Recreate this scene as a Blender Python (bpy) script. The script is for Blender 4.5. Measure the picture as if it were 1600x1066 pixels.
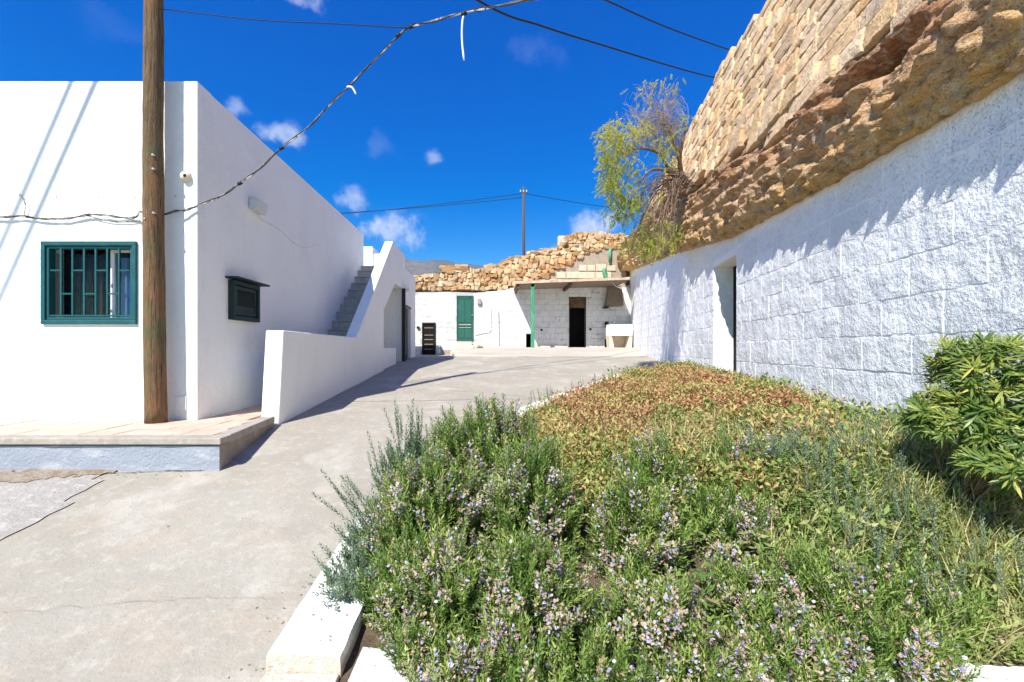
import bpy, math, random
import numpy as np
from mathutils import Vector, Matrix, Euler, noise as mnoise

random.seed(11); rng = np.random.default_rng(11)
for o in list(bpy.data.objects): bpy.data.objects.remove(o)
S = bpy.context.scene
COL = S.collection

# ------------------------------------------------------------------ camera, sky, sun, exposure
cam_d = bpy.data.cameras.new('camera'); cam = bpy.data.objects.new('camera', cam_d); COL.objects.link(cam)
cam.location = (0, 0, 0); cam.rotation_euler = (math.radians(90), 0, 0)
cam_d.sensor_width = 36; cam_d.lens = 711/1600*36
cam_d.shift_x = 37/1600; cam_d.shift_y = 12/1600
cam_d.clip_start = .05; cam_d.clip_end = 9000
S.camera = cam

SUN_TRAVEL = Vector((1, 1.67, -2.25)).normalized()
sun_elev = math.asin(-SUN_TRAVEL.z)
sun_az = math.atan2(-SUN_TRAVEL.x, -SUN_TRAVEL.y)        # from +Y towards +X
sl = bpy.data.lights.new('sun', 'SUN'); sl.energy = 4.6; sl.angle = math.radians(.5); sl.color = (1, .955, .88)
sun = bpy.data.objects.new('sun', sl); COL.objects.link(sun)
sun.rotation_euler = SUN_TRAVEL.to_track_quat('-Z', 'Y').to_euler(); sun.location = (-20, -33, 45)

W = bpy.data.worlds.new('World'); S.world = W; W.use_nodes = True
wn, wl = W.node_tree.nodes, W.node_tree.links
wn.clear()
sky = wn.new('ShaderNodeTexSky'); sky.sky_type = 'NISHITA'; sky.sun_disc = False
sky.sun_elevation = sun_elev; sky.sun_rotation = sun_az
sky.air_density = 1.0; sky.dust_density = .2; sky.ozone_density = 2.2; sky.altitude = 600
hsv = wn.new('ShaderNodeHueSaturation'); hsv.inputs['Saturation'].default_value = 1.32; hsv.inputs['Value'].default_value = 1.0
wl.new(sky.outputs[0], hsv.inputs['Color'])
sep = wn.new('ShaderNodeSeparateColor'); wl.new(hsv.outputs[0], sep.inputs[0])
def _m(op, a, b=None):
    n = wn.new('ShaderNodeMath'); n.operation = op
    for i, v in enumerate((a, b)):
        if v is None: continue
        if hasattr(v, 'is_linked'): wl.new(v, n.inputs[i])
        else: n.inputs[i].default_value = v
    return n.outputs[0]
bmax = _m('MAXIMUM', sep.outputs[2], .001)
bnew = _m('MULTIPLY', _m('POWER', bmax, .6), 1.85)
rnew = _m('MAXIMUM', _m('SUBTRACT', _m('MULTIPLY', bnew, _m('POWER', _m('DIVIDE', _m('MAXIMUM', sep.outputs[0], .0001), bmax), 1.38)), .30), .01)
gnew = _m('MULTIPLY', _m('MULTIPLY', bnew, 1.38), _m('POWER', _m('DIVIDE', _m('MAXIMUM', sep.outputs[1], .0001), bmax), 2.0))
skyc = wn.new('ShaderNodeCombineColor'); wl.new(rnew, skyc.inputs[0]); wl.new(gnew, skyc.inputs[1]); wl.new(bnew, skyc.inputs[2])
wtc = wn.new('ShaderNodeTexCoord')
wnz = wn.new('ShaderNodeTexNoise'); wnz.inputs['Scale'].default_value = 11; wnz.inputs['Detail'].default_value = 6; wnz.inputs['Roughness'].default_value = .6
wl.new(wtc.outputs['Generated'], wnz.inputs['Vector'])
def vmath(op, a, b=None):
    n = wn.new('ShaderNodeVectorMath'); n.operation = op
    for i, v in enumerate((a, b)):
        if v is None: continue
        if hasattr(v, 'is_linked'): wl.new(v, n.inputs[i])
        else: n.inputs[i].default_value = v
    return n
def wmath(op, a, b=None, c=None):
    n = wn.new('ShaderNodeMath'); n.operation = op
    for i, v in enumerate((a, b, c)):
        if v is None: continue
        if hasattr(v, 'is_linked'): wl.new(v, n.inputs[i])
        else: n.inputs[i].default_value = v
    return n.outputs[0]
# small fair-weather clouds: direction (from picture bearings), half widths, strength; some more all round
clouds = []
for (u, v, w, h, k) in [(438,205,27,18,.8),(374,173,17,14,.5),(603,360,50,27,1.),(556,305,26,18,.65),(679,245,14,11,.6),
                        (594,228,24,20,.12),(828,85,36,26,.08),(945,350,34,28,1.),(180,35,60,30,.04),(905,400,50,16,.5)]:
    d = Vector(((u-763)/711, 1, (545-v)/711)); L = d.length; d.normalize()
    clouds.append((d, w/711/L, h/711/L, k))
for k in range(9):
    a = math.radians(55+k*34+random.uniform(-9, 9)); e = math.radians(random.uniform(10, 38))
    clouds.append((Vector((math.sin(a)*math.cos(e), math.cos(a)*math.cos(e), math.sin(e))), .07, .035, .8))
total = None
wob = vmath('SUBTRACT', wnz.outputs['Color'], (.5, .5, .5))
for (d, w, h, k) in clouds:
    q = vmath('SUBTRACT', wtc.outputs['Generated'], tuple(d))
    wb = vmath('MULTIPLY', wob.outputs[0], (w*4.4, w*4.4, h*4.4))
    q = vmath('ADD', q.outputs[0], wb.outputs[0])
    q = vmath('DIVIDE', q.outputs[0], (w, w, h))
    ln = vmath('LENGTH', q.outputs[0])
    mr = wn.new('ShaderNodeMapRange'); mr.interpolation_type = 'SMOOTHSTEP'
    wl.new(ln.outputs['Value'], mr.inputs[0]); mr.inputs[1].default_value = 1.25; mr.inputs[2].default_value = .25
    mr.inputs[3].default_value = 0; mr.inputs[4].default_value = k
    total = mr.outputs[0] if total is None else wmath('MAXIMUM', total, mr.outputs[0])
nz2 = wn.new('ShaderNodeTexNoise'); nz2.inputs['Scale'].default_value = 34; nz2.inputs['Detail'].default_value = 5
wl.new(wtc.outputs['Generated'], nz2.inputs['Vector'])
cm = wmath('MULTIPLY', total, wmath('MULTIPLY_ADD', nz2.outputs[0], 1.1, .2))
cm = wmath('MINIMUM', cm, .92)
cmix = wn.new('ShaderNodeMix'); cmix.data_type = 'RGBA'
wl.new(cm, cmix.inputs['Factor']); wl.new(skyc.outputs[0], cmix.inputs['A']); cmix.inputs['B'].default_value = (3.9, 4.5, 5.8, 1)
bg = wn.new('ShaderNodeBackground'); bg.inputs['Strength'].default_value = .105
wo = wn.new('ShaderNodeOutputWorld')
wl.new(cmix.outputs['Result'], bg.inputs['Color']); wl.new(bg.outputs[0], wo.inputs['Surface'])
S.view_settings.view_transform = 'Standard'; S.view_settings.look = 'None'
S.view_settings.gamma = 1; S.view_settings.use_curve_mapping = False
S.view_settings.exposure = .79
S.render.engine = 'CYCLES'
S.cycles.max_bounces = 7; S.cycles.diffuse_bounces = 4; S.cycles.transparent_max_bounces = 8
S.cycles.volume_bounces = 0

# ------------------------------------------------------------------ materials
def lin(c): return (*c, 1) if len(c) == 3 else c
def material(name, base, rough=.85, spots=(), bumps=(), spec=.3, attr=None, translucent=0, metal=0, emission=None, objrand=None):
    """base colour; spots = (scale, colour, threshold, softness, amount[, stretch]); bumps = (scale, distance[, stretch])"""
    m = bpy.data.materials.new(name); m.use_nodes = True
    N, L = m.node_tree.nodes, m.node_tree.links
    p = N['Principled BSDF']; p.inputs['Roughness'].default_value = rough; p.inputs['Metallic'].default_value = metal
    p.inputs['Specular IOR Level'].default_value = spec
    geo = N.new('ShaderNodeNewGeometry')
    def tex(scale, detail=6, stretch=None, rough_=.6):
        n = N.new('ShaderNodeTexNoise'); n.inputs['Scale'].default_value = scale; n.inputs['Detail'].default_value = detail
        n.inputs['Roughness'].default_value = rough_
        src = geo.outputs['Position']
        if stretch:
            mp = N.new('ShaderNodeMapping'); mp.inputs['Scale'].default_value = stretch; L.new(src, mp.inputs[0]); src = mp.outputs[0]
        L.new(src, n.inputs['Vector']); return n
    if attr:
        a = N.new('ShaderNodeAttribute'); a.attribute_name = attr[0]
        r = N.new('ShaderNodeValToRGB'); L.new(a.outputs['Fac'], r.inputs[0])
        els = r.color_ramp.elements
        for i, (pos, c) in enumerate(attr[1]):
            e = els[i] if i < 2 else els.new(pos)
            e.position = pos; e.color = lin(c)
        cur = r.outputs[0]
    else:
        rgb = N.new('ShaderNodeRGB'); rgb.outputs[0].default_value = lin(base); cur = rgb.outputs[0]
    for sp in spots:
        sc, colr, th, soft, amt = sp[:5]
        t = tex(sc, 7, sp[5] if len(sp) > 5 else None, .62)
        mr = N.new('ShaderNodeMapRange'); L.new(t.outputs[0], mr.inputs[0])
        mr.inputs[1].default_value = th-soft; mr.inputs[2].default_value = th+soft
        mr.inputs[3].default_value = 0; mr.inputs[4].default_value = amt
        mx = N.new('ShaderNodeMix'); mx.data_type = 'RGBA'
        L.new(mr.outputs[0], mx.inputs['Factor']); L.new(cur, mx.inputs['A']); mx.inputs['B'].default_value = lin(colr)
        cur = mx.outputs['Result']
    if objrand:                          # each stone its own shade
        oi = N.new('ShaderNodeObjectInfo'); mr = N.new('ShaderNodeMapRange'); L.new(oi.outputs['Random'], mr.inputs[0]); mr.inputs[3].default_value = objrand[0]; mr.inputs[4].default_value = objrand[1]
        hs = N.new('ShaderNodeHueSaturation'); L.new(mr.outputs[0], hs.inputs['Value']); L.new(cur, hs.inputs['Color'])
        m2 = N.new('ShaderNodeMapRange'); fr = N.new('ShaderNodeMath'); fr.operation = 'FRACT'; ml = N.new('ShaderNodeMath'); ml.operation = 'MULTIPLY'; ml.inputs[1].default_value = 7.31
        L.new(oi.outputs['Random'], ml.inputs[0]); L.new(ml.outputs[0], fr.inputs[0]); L.new(fr.outputs[0], m2.inputs[0]); m2.inputs[3].default_value = .92; m2.inputs[4].default_value = 1.14
        L.new(m2.outputs[0], hs.inputs['Saturation']); cur = hs.outputs[0]
    L.new(cur, p.inputs['Base Color'])
    prev = None
    for b in bumps:
        t = tex(b[0], 5, b[2] if len(b) > 2 else None, .65)
        bn = N.new('ShaderNodeBump'); bn.inputs['Strength'].default_value = 1; bn.inputs['Distance'].default_value = abs(b[1])
        if b[1] < 0:                     # negative distance: isolated pits
            mr = N.new('ShaderNodeMapRange'); L.new(t.outputs[0], mr.inputs[0]); mr.inputs[1].default_value = .54; mr.inputs[2].default_value = .70
            mr.inputs[3].default_value = 1; mr.inputs[4].default_value = 0; L.new(mr.outputs[0], bn.inputs['Height'])
        else: L.new(t.outputs[0], bn.inputs['Height'])
        if prev: L.new(prev, bn.inputs['Normal'])
        prev = bn.outputs[0]
    if prev: L.new(prev, p.inputs['Normal'])
    if translucent:
        tr = N.new('ShaderNodeBsdfTranslucent'); L.new(cur, tr.inputs['Color'])
        ms = N.new('ShaderNodeMixShader'); ms.inputs[0].default_value = translucent
        L.new(p.outputs[0], ms.inputs[1]); L.new(tr.outputs[0], ms.inputs[2]); L.new(ms.outputs[0], N['Material Output'].inputs['Surface'])
    return m
M = {}
M['plaster'] = material('white_plaster', (.86,.875,.85), .9, [(1.1,(.78,.79,.76),.58,.12,.6),(4,(.76,.755,.73),.62,.06,.35,(1,1,.25)),(14,(.66,.66,.64),.70,.03,.4)], [(55,.006),(11,.008),(2.5,.02)])
M['oldwhite'] = material('whitewash_on_block', (.88,.885,.90), .92, [(3,(.76,.79,.84),.56,.1,.5),(70,(.50,.53,.60),.66,.04,.4),(130,(.45,.48,.54),.645,.03,.5),(7,(.70,.73,.79),.6,.06,.5)], [(90,-.0016),(45,-.0022),(22,.004),(9,.014),(3.2,.05)], objrand=(.93,1.05))
M['smoothwhite'] = material('whitewash_render', (.87,.875,.885), .92, [(4,(.74,.77,.83),.6,.1,.4,(1,1,.35)),(75,(.40,.43,.48),.68,.03,.4)], [(70,.002),(28,.003),(9,.014),(3.2,.05)])
M['rotleaf'] = material('dry_fallen_leaf', (.22,.14,.07), .9, [(30,(.36,.26,.13),.5,.1,.8)])
M['farwhite'] = material('worn_whitewash', (.76,.755,.74), .92, [(5,(.52,.47,.40),.62,.06,.6),(2.5,(.62,.62,.61),.52,.12,.7),(24,(.40,.38,.35),.71,.03,.5)], [(40,.008),(9,.02)])
M['farmortar'] = material('dirty_whitewash_joint', (.50,.49,.47), .95, [(8,(.4,.37,.33),.6,.1,.6)], [(30,.01)])
M['concrete'] = material('yard_concrete', (.318,.291,.236), .9,
    [(.55,(.31,.285,.235),.50,.16,.7),(1.3,(.37,.345,.29),.55,.10,.7),(3.1,(.43,.335,.25),.58,.10,.35),(6,(.33,.31,.26),.54,.12,.5),(1.9,(.47,.445,.385),.60,.08,.7,(1,.7,1)),(13,(.46,.43,.37),.60,.07,.5),(24,(.27,.24,.2),.65,.04,.5),(70,(.20,.17,.14),.67,.03,.55)],
    [(60,.004),(9,.006),(1.5,.02)])
M['patch'] = material('old_rough_concrete', (.36,.335,.30), .95, [(2,(.30,.28,.25),.55,.1,.6),(12,(.55,.53,.5),.58,.08,.5),(50,(.2,.18,.16),.66,.04,.6)], [(40,.012),(12,.012)])
M['platform'] = material('pale_concrete', (.46,.42,.355), .9, [(1.2,(.37,.32,.26),.55,.1,.7,(.5,1,3)),(6,(.54,.5,.44),.6,.08,.5)], [(30,.006)])
M['coping'] = material('coping_concrete', (.38,.34,.29), .9, [(6,(.27,.23,.18),.56,.1,.7),(25,(.5,.47,.42),.6,.06,.5)], [(50,.005)])
M['riser'] = material('worn_blue_white_paint', (.31,.34,.40), .9, [(5,(.46,.47,.49),.58,.06,.8,(.6,1,1.5)),(18,(.42,.40,.37),.70,.04,.6)], [(40,.01),(8,.012)])
M['sidecon'] = material('bare_render', (.33,.28,.23), .95, [(6,(.45,.40,.34),.55,.08,.7),(14,(.22,.18,.14),.63,.06,.6)], [(35,.01)])
M['tile'] = material('terracotta_paver', (.56,.40,.30), .85, [(3,(.63,.50,.41),.5,.1,.8),(20,(.44,.29,.2),.62,.06,.5)], [(50,.004)])
M['grout'] = material('sandy_grout', (.44,.37,.30), .95, [], [(40,.005)])
M['step'] = material('grey_cement', (.46,.44,.40), .92, [(5,(.25,.23,.21),.55,.1,.6),(30,(.4,.38,.35),.6,.05,.5)], [(40,.004)])
M['curb'] = material('white_painted_kerb', (.82,.81,.79), .9, [(9,(.66,.6,.52),.66,.04,.5),(30,(.30,.24,.19),.69,.02,.8),(70,(.2,.17,.14),.67,.02,.6)], [(40,.012),(10,.015)])
M['curbside'] = material('weathered_kerb_face', (.58,.50,.42), .95, [(7,(.40,.28,.18),.56,.08,.7),(22,(.7,.66,.6),.56,.06,.6),(60,(.2,.14,.1),.68,.03,.7)], [(35,.012)])
M['soil'] = material('dry_soil', (.09,.065,.045), 1, [(12,(.16,.115,.08),.55,.1,.7)], [(30,.02),(8,.03)])
M['dirt'] = material('brown_dirt', (.32,.23,.15), 1, [(7,(.40,.35,.28),.50,.08,.9),(40,(.14,.1,.06),.62,.05,.7)], [(60,.02),(20,.02)])
M['crack'] = material('dark_crack', (.13,.09,.06), 1)
M['hair'] = material('hairline_crack', (.24,.19,.15), 1)
M['green'] = material('green_paint', (.008,.085,.095), .55, [(8,(.02,.13,.14),.6,.08,.6)], [(30,.001)], spec=.3)
M['greendoor'] = material('faded_green_door', (.022,.115,.085), .6, [(6,(.05,.17,.13),.6,.08,.6,(1,1,.4))], [(30,.002)], spec=.3)
M['greenpost'] = material('bright_green_post', (.05,.27,.14), .6, [(5,(.16,.38,.24),.58,.08,.6,(1,1,.5))], [(30,.002)])
M['shutter'] = material('dark_green_shutter', (.010,.030,.030), .6)
M['louvre'] = material('weathered_louvre', (.045,.06,.055), .7)
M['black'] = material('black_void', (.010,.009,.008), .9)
M['blackmetal'] = material('black_metal', (.018,.018,.02), .45)
M['bars'] = material('pale_timber_slat', (.42,.36,.28), .8)
M['rust'] = material('rusty_edge', (.36,.17,.09), .9, [(14,(.55,.45,.36),.55,.1,.7)], [(20,.01)])
M['canopy'] = material('canopy_concrete', (.55,.36,.24), .9, [(3,(.62,.55,.48),.52,.08,.8,(1,1,1)),(9,(.40,.23,.14),.62,.06,.6)], [(20,.02)])
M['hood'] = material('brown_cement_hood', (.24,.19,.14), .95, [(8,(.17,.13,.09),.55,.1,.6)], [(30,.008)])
M['wood'] = material('pole_wood', (.21,.125,.055), .9, [(7,(.08,.06,.035),.5,.1,.8,(7,7,.6)),(4,(.27,.125,.055),.54,.08,.7,(1.5,1.5,.5)),(14,(.24,.21,.15),.58,.06,.6,(8,8,.5)),(9,(.035,.026,.018),.60,.03,.85,(7,7,.22)),(2.2,(.115,.125,.055),.57,.06,.75)], [(16,.02,(7,7,.5)),(60,.006)])
M['farwood'] = material('dark_pole_wood', (.10,.07,.055), .9)
M['cable'] = material('black_cable', (.016,.015,.015), .5)
M['wcable'] = material('weathered_cable', (.16,.14,.12), .6, [(9,(.55,.53,.5),.52,.03,.9),(23,(.05,.04,.04),.55,.04,.9)])
M['white'] = material('white_wire', (.78,.78,.76), .5)
M['plastic'] = material('white_plastic', (.56,.60,.60), .4, spec=.5)
M['sinkwhite'] = material('white_sink', (.82,.80,.76), .7, [(7,(.66,.58,.48),.62,.08,.5)])
M['sand'] = material('cream_render', (.70,.60,.47), .9, [(6,(.55,.42,.28),.6,.1,.6)], [(30,.006)])
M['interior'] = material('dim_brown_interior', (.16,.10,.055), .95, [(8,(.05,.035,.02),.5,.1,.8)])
M['steel'] = material('galvanised_bolt', (.5,.5,.5), .4, metal=.8)
M['curtainbrown'] = material('brown_curtain', (.05,.038,.032), .8)
M['curtainblue'] = material('blue_grey_curtain', (.22,.45,.78), .8, [(10,(.30,.42,.60),.5,.1,.5,(1,1,.05))])
g = material('window_glass', (.02,.03,.04), .05, spec=.5); M['glass'] = g
g.node_tree.nodes['Principled BSDF'].inputs['Alpha'].default_value = .22
M['rock'] = material('layered_tuff', None, .97,
    [(2.6,(.36,.19,.09),.58,.06,.7,(1,1,2.2)),(3.8,(.84,.58,.36),.54,.06,.6,(1,1,2)),(9,(.34,.19,.09),.60,.05,.65),(14,(.90,.70,.46),.58,.05,.7),(32,(.20,.11,.05),.62,.04,.6)],
    [(55,.014),(24,.05),(9,.18,(1,.7,1.8))],
    attr=('band', [(0,(.90,.55,.20)),(.22,(.90,.53,.23)),(.42,(.84,.52,.28)),(.66,(.62,.31,.15)),(.85,(.42,.20,.10)),(1,(.30,.19,.11))]))
M['ashlar'] = material('buff_tuff_block', None, .97,
    [(2,(.66,.45,.27),.56,.09,.6),(11,(.84,.66,.46),.56,.06,.6),(18,(.46,.30,.17),.62,.04,.6),(40,(.90,.72,.52),.58,.05,.5),(55,(.24,.16,.09),.64,.03,.7)],
    [(60,.014),(26,.035),(10,.045)],
    attr=('tint', [(0,(.84,.51,.27)),(.5,(.90,.61,.35)),(1,(.88,.64,.41))]), objrand=(.84,1.20))
M['rubble'] = material('yellow_field_stone', None, .97,
    [(5,(.50,.33,.18),.58,.09,.6),(22,(.72,.57,.40),.6,.08,.5),(40,(.28,.18,.09),.65,.04,.6)],
    [(40,.014),(12,.03)],
    attr=('tint', [(0,(.44,.24,.11)),(.35,(.58,.37,.19)),(.75,(.64,.45,.26)),(1,(.68,.54,.38))]), objrand=(.72,1.12))
M['joint'] = material('earth_joint', (.20,.125,.07), 1, [(20,(.3,.2,.12),.55,.1,.6)], [(40,.02)])
M['paleblock'] = material('pale_cut_block', (.64,.53,.40), .95, [(5,(.48,.36,.24),.56,.1,.6),(30,(.64,.54,.42),.6,.06,.5)], [(40,.01)])
M['greyrender'] = material('grey_slope_render', (.38,.32,.25), .95, [(5,(.28,.23,.17),.55,.1,.7)], [(30,.012)])
M['scrub'] = material('hazed_scrub_mountain', (.10,.11,.12), 1, [(.012,(.16,.15,.14),.52,.08,.8),(.05,(.07,.085,.085),.56,.06,.6)])  # scrub tone with bluish distance haze mixed into the base colour
M['hillside'] = material('dry_hillside', (.36,.27,.17), 1, [(.6,(.26,.2,.1),.55,.1,.7)], [(6,.05)])
def leafmat(name, ramp, tr=.26, rough=.6): return material(name, None, rough, attr=('tint', ramp), translucent=tr, spec=.25)
M['rosemary'] = leafmat('rosemary_needles', [(0,(.045,.105,.018)),(.40,(.13,.225,.045)),(.75,(.30,.39,.09)),(1,(.50,.52,.20))])
M['calyx'] = leafmat('dry_pink_calyx', [(0,(.46,.28,.18)),(.5,(.58,.43,.34)),(1,(.68,.56,.48))], .3)
M['bloom'] = leafmat('pale_blue_bloom', [(0,(.44,.42,.66)),(.5,(.56,.55,.78)),(1,(.72,.70,.84))], .3)
M['bluegreen'] = leafmat('grey_green_shoots', [(0,(.07,.13,.06)),(.6,(.14,.22,.11)),(1,(.28,.34,.24))])
M['cover'] = leafmat('seasonal_ground_cover', [(0,(.40,.17,.10)),(.24,(.50,.29,.15)),(.45,(.52,.40,.17)),(.7,(.36,.37,.10)),(1,(.15,.25,.05))])
M['weed'] = leafmat('green_weed', [(0,(.46,.42,.20)),(.4,(.24,.32,.08)),(1,(.11,.21,.05))])
M['straw'] = leafmat('straw_blades', [(0,(.60,.50,.28)),(.5,(.46,.45,.17)),(1,(.24,.35,.08))])
M['whorl'] = leafmat('glossy_leaf', [(0,(.62,.52,.14)),(.22,(.38,.40,.09)),(.55,(.17,.25,.05)),(1,(.075,.14,.035))], .35, .38)
M['pepper'] = leafmat('pepper_leaflets', [(0,(.60,.55,.16)),(.35,(.52,.55,.11)),(.7,(.33,.44,.07)),(1,(.18,.30,.05))], .45)
M['twig'] = material('grey_brown_twig', (.22,.16,.12), .95, [(20,(.32,.26,.22),.55,.1,.6)])
M['pinktwig'] = material('grey_pink_twig', (.30,.25,.20), .95)
M['bark'] = material('rough_bark', (.16,.105,.07), .95, [(20,(.25,.18,.12),.55,.1,.7)], [(40,.01)])

# ------------------------------------------------------------------ mesh helpers
class MB:
    def __init__(s): s.v = []; s.f = []; s.mi = []; s.cur = 0
    def add(s, verts, faces, mi=None):
        b = len(s.v); s.v += [tuple(p) for p in verts]; s.f += [tuple(i+b for i in f) for f in faces]
        s.mi += [s.cur if mi is None else mi]*len(faces)
    def box(s, x0, x1, y0, y1, z0, z1, mi=None):
        s.add([(x0,y0,z0),(x1,y0,z0),(x1,y1,z0),(x0,y1,z0),(x0,y0,z1),(x1,y0,z1),(x1,y1,z1),(x0,y1,z1)],
              [(0,3,2,1),(4,5,6,7),(0,1,5,4),(1,2,6,5),(2,3,7,6),(3,0,4,7)], mi)
    def prism_x(s, poly, x0, x1):            # outline in (y, z), extruded along x
        n = len(poly)
        s.add([(x0,y,z) for y,z in poly]+[(x1,y,z) for y,z in poly],
              [tuple(range(n))[::-1], tuple(range(n, 2*n))]+[(i,(i+1)%n,n+(i+1)%n,n+i) for i in range(n)])
    def prism_z(s, poly, z0, z1):
        n = len(poly)
        s.add([(x,y,z0) for x,y in poly]+[(x,y,z1) for x,y in poly],
              [tuple(range(n))[::-1], tuple(range(n, 2*n))]+[(i,(i+1)%n,n+(i+1)%n,n+i) for i in range(n)])
    def prism_y(s, poly, y0, y1):            # outline in (x, z)
        n = len(poly)
        s.add([(x,y0,z) for x,z in poly]+[(x,y1,z) for x,z in poly],
              [tuple(range(n)), tuple(range(n, 2*n))[::-1]]+[(i,n+i,n+(i+1)%n,(i+1)%n) for i in range(n)])
    def tube(s, pts, rad, k=8, caps=True, wob=0):
        pts = [Vector(p) for p in pts]; n = len(pts)
        if not hasattr(rad, '__len__'): rad = [rad]*n
        t0 = (pts[1]-pts[0]).normalized()
        ref = Vector((0,0,1)) if abs(t0.z) < .9 else Vector((1,0,0))
        verts = []; faces = []
        for i, p in enumerate(pts):
            t = (pts[min(i+1,n-1)]-pts[max(i-1,0)]).normalized()
            a = t.cross(ref).normalized(); b = t.cross(a).normalized()
            for j in range(k):
                an = 2*math.pi*j/k; r = rad[i]*(1+random.uniform(-wob, wob))
                verts.append(p+(a*math.cos(an)+b*math.sin(an))*r)
        for i in range(n-1):
            for j in range(k):
                faces.append((i*k+j, i*k+(j+1)%k, (i+1)*k+(j+1)%k, (i+1)*k+j))
        if caps: faces += [tuple(range(k))[::-1], tuple(range((n-1)*k, n*k))]
        s.add(verts, faces)
    def build(s, name, mats, parent=None, smooth=False, bevel=0, seg=2, kind=None, label=None):
        me = bpy.data.meshes.new(name); me.from_pydata(s.v, [], s.f); me.update()
        return link(name, me, mats, parent, smooth, bevel, seg, kind, label, s.mi)
def worldorg(o):
    v = Vector((0,0,0))
    while o is not None: v += o.location; o = o.parent
    return v
def link(name, me, mats, parent=None, smooth=False, bevel=0, seg=2, kind=None, label=None, mi=None):
    if not isinstance(mats, (list, tuple)): mats = [mats]
    if not me.materials:
        for m in mats: me.materials.append(m)
    if mi is not None and len(mats) > 1: me.polygons.foreach_set('material_index', mi)
    if smooth: me.polygons.foreach_set('use_smooth', [True]*len(me.polygons))
    o = bpy.data.objects.new(name, me); COL.objects.link(o)
    if parent is not None:
        o.parent = parent; o.location = -worldorg(parent)
    if bevel:
        b = o.modifiers.new('bevel', 'BEVEL'); b.width = bevel; b.segments = seg; b.limit_method = 'ANGLE'; b.angle_limit = math.radians(40)
    if kind: o['kind'] = kind
    if label: o['label'] = label
    return o
def thing(name, label, cat, loc=(0,0,0), group=None, kind=None):
    o = bpy.data.objects.new(name, None); COL.objects.link(o); o.location = loc; o.empty_display_size = .2
    o['label'] = label; o['category'] = cat
    if group: o['group'] = group
    if kind: o['kind'] = kind
    return o
def tag(o, label, cat, group=None, kind=None):
    o['label'] = label; o['category'] = cat
    if group: o['group'] = group
    if kind: o['kind'] = kind
    return o
def place(name, me, parent, loc, rot=None, scale=(1,1,1)):
    o = bpy.data.objects.new(name, me); COL.objects.link(o); o.parent = parent
    o.location = Vector(loc)-worldorg(parent)
    if rot is not None: o.rotation_euler = rot
    o.scale = scale
    return o
def nz(x, y, z, s=1.): return mnoise.noise(Vector((x*s, y*s, z*s)))
def fbm(x, y, z, s=1., o=4):
    a = 0; k = 1; f = s
    for _ in range(o):
        a += k*mnoise.noise(Vector((x*f, y*f, z*f))); k *= .5; f *= 2.07
    return a
def pix(u, v, d): return Vector(((u-763)/711*d, d, (545-v)/711*d))
def spline(pts, n=8):
    pts = [Vector(p) for p in pts]; out = []
    P = [pts[0]*2-pts[1]]+pts+[pts[-1]*2-pts[-2]]
    for i in range(1, len(P)-2):
        for j in range(n):
            t = j/n; a, b, c, d = P[i-1], P[i], P[i+1], P[i+2]
            out.append(.5*((2*b)+(c-a)*t+(2*a-5*b+4*c-d)*t*t+(3*b-a-3*c+d)*t**3))
    out.append(pts[-1]); return out

# numpy scatter: copies of a quad template baked into one mesh
def scatter(name, template, pos, direc, scale, tint, mats, parent=None, kind='stuff', label=None, extra=None):
    V, F, MI, TT = template                       # verts, quads, material index, tint offset per face
    k = len(pos); n = len(V); m = len(F)
    pos = np.asarray(pos, float); d = np.asarray(direc, float); d /= np.linalg.norm(d, axis=1)[:, None]
    r = rng.normal(size=(k, 3)); a = np.cross(d, r); a /= np.linalg.norm(a, axis=1)[:, None]; b = np.cross(d, a)
    R = np.stack([a, b, d], axis=2)
    P = np.einsum('kij,nj->kni', R, V)*np.asarray(scale)[:, None, None]+pos[:, None, :]
    FF = (F[None]+(np.arange(k)*n)[:, None, None]).reshape(-1, 4)
    T = np.clip((np.asarray(tint)[:, None]+TT[None]).reshape(-1)+rng.normal(0, .07, k*m), 0, 1)
    return P.reshape(-1, 3), FF, np.tile(MI, k), T
def bake(name, packs, mats, parent=None, kind='stuff', label=None):
    vs = []; fs = []; ms = []; ts = []; b = 0
    for P, F, MI, T in packs:
        vs.append(P); fs.append(F+b); ms.append(MI); ts.append(T); b += len(P)
    P = np.concatenate(vs); F = np.concatenate(fs).astype(np.int32); MI = np.concatenate(ms).astype(np.int32); T = np.concatenate(ts).astype(np.float32)
    me = bpy.data.meshes.new(name)
    me.vertices.add(len(P)); me.vertices.foreach_set('co', P.astype(np.float32).ravel())
    me.loops.add(F.size); me.loops.foreach_set('vertex_index', F.ravel())
    me.polygons.add(len(F)); me.polygons.foreach_set('loop_start', np.arange(0, F.size, 4, dtype=np.int32))
    me.polygons.foreach_set('material_index', MI)
    at = me.attributes.new('tint', 'FLOAT', 'FACE'); at.data.foreach_set('value', T)
    me.update(calc_edges=True)
    for m in mats: me.materials.append(m)
    o = bpy.data.objects.new(name, me); COL.objects.link(o)
    if parent is not None: o.parent = parent; o.location = -worldorg(parent)
    if kind: o['kind'] = kind
    if label: o['label'] = label
    return o
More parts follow.
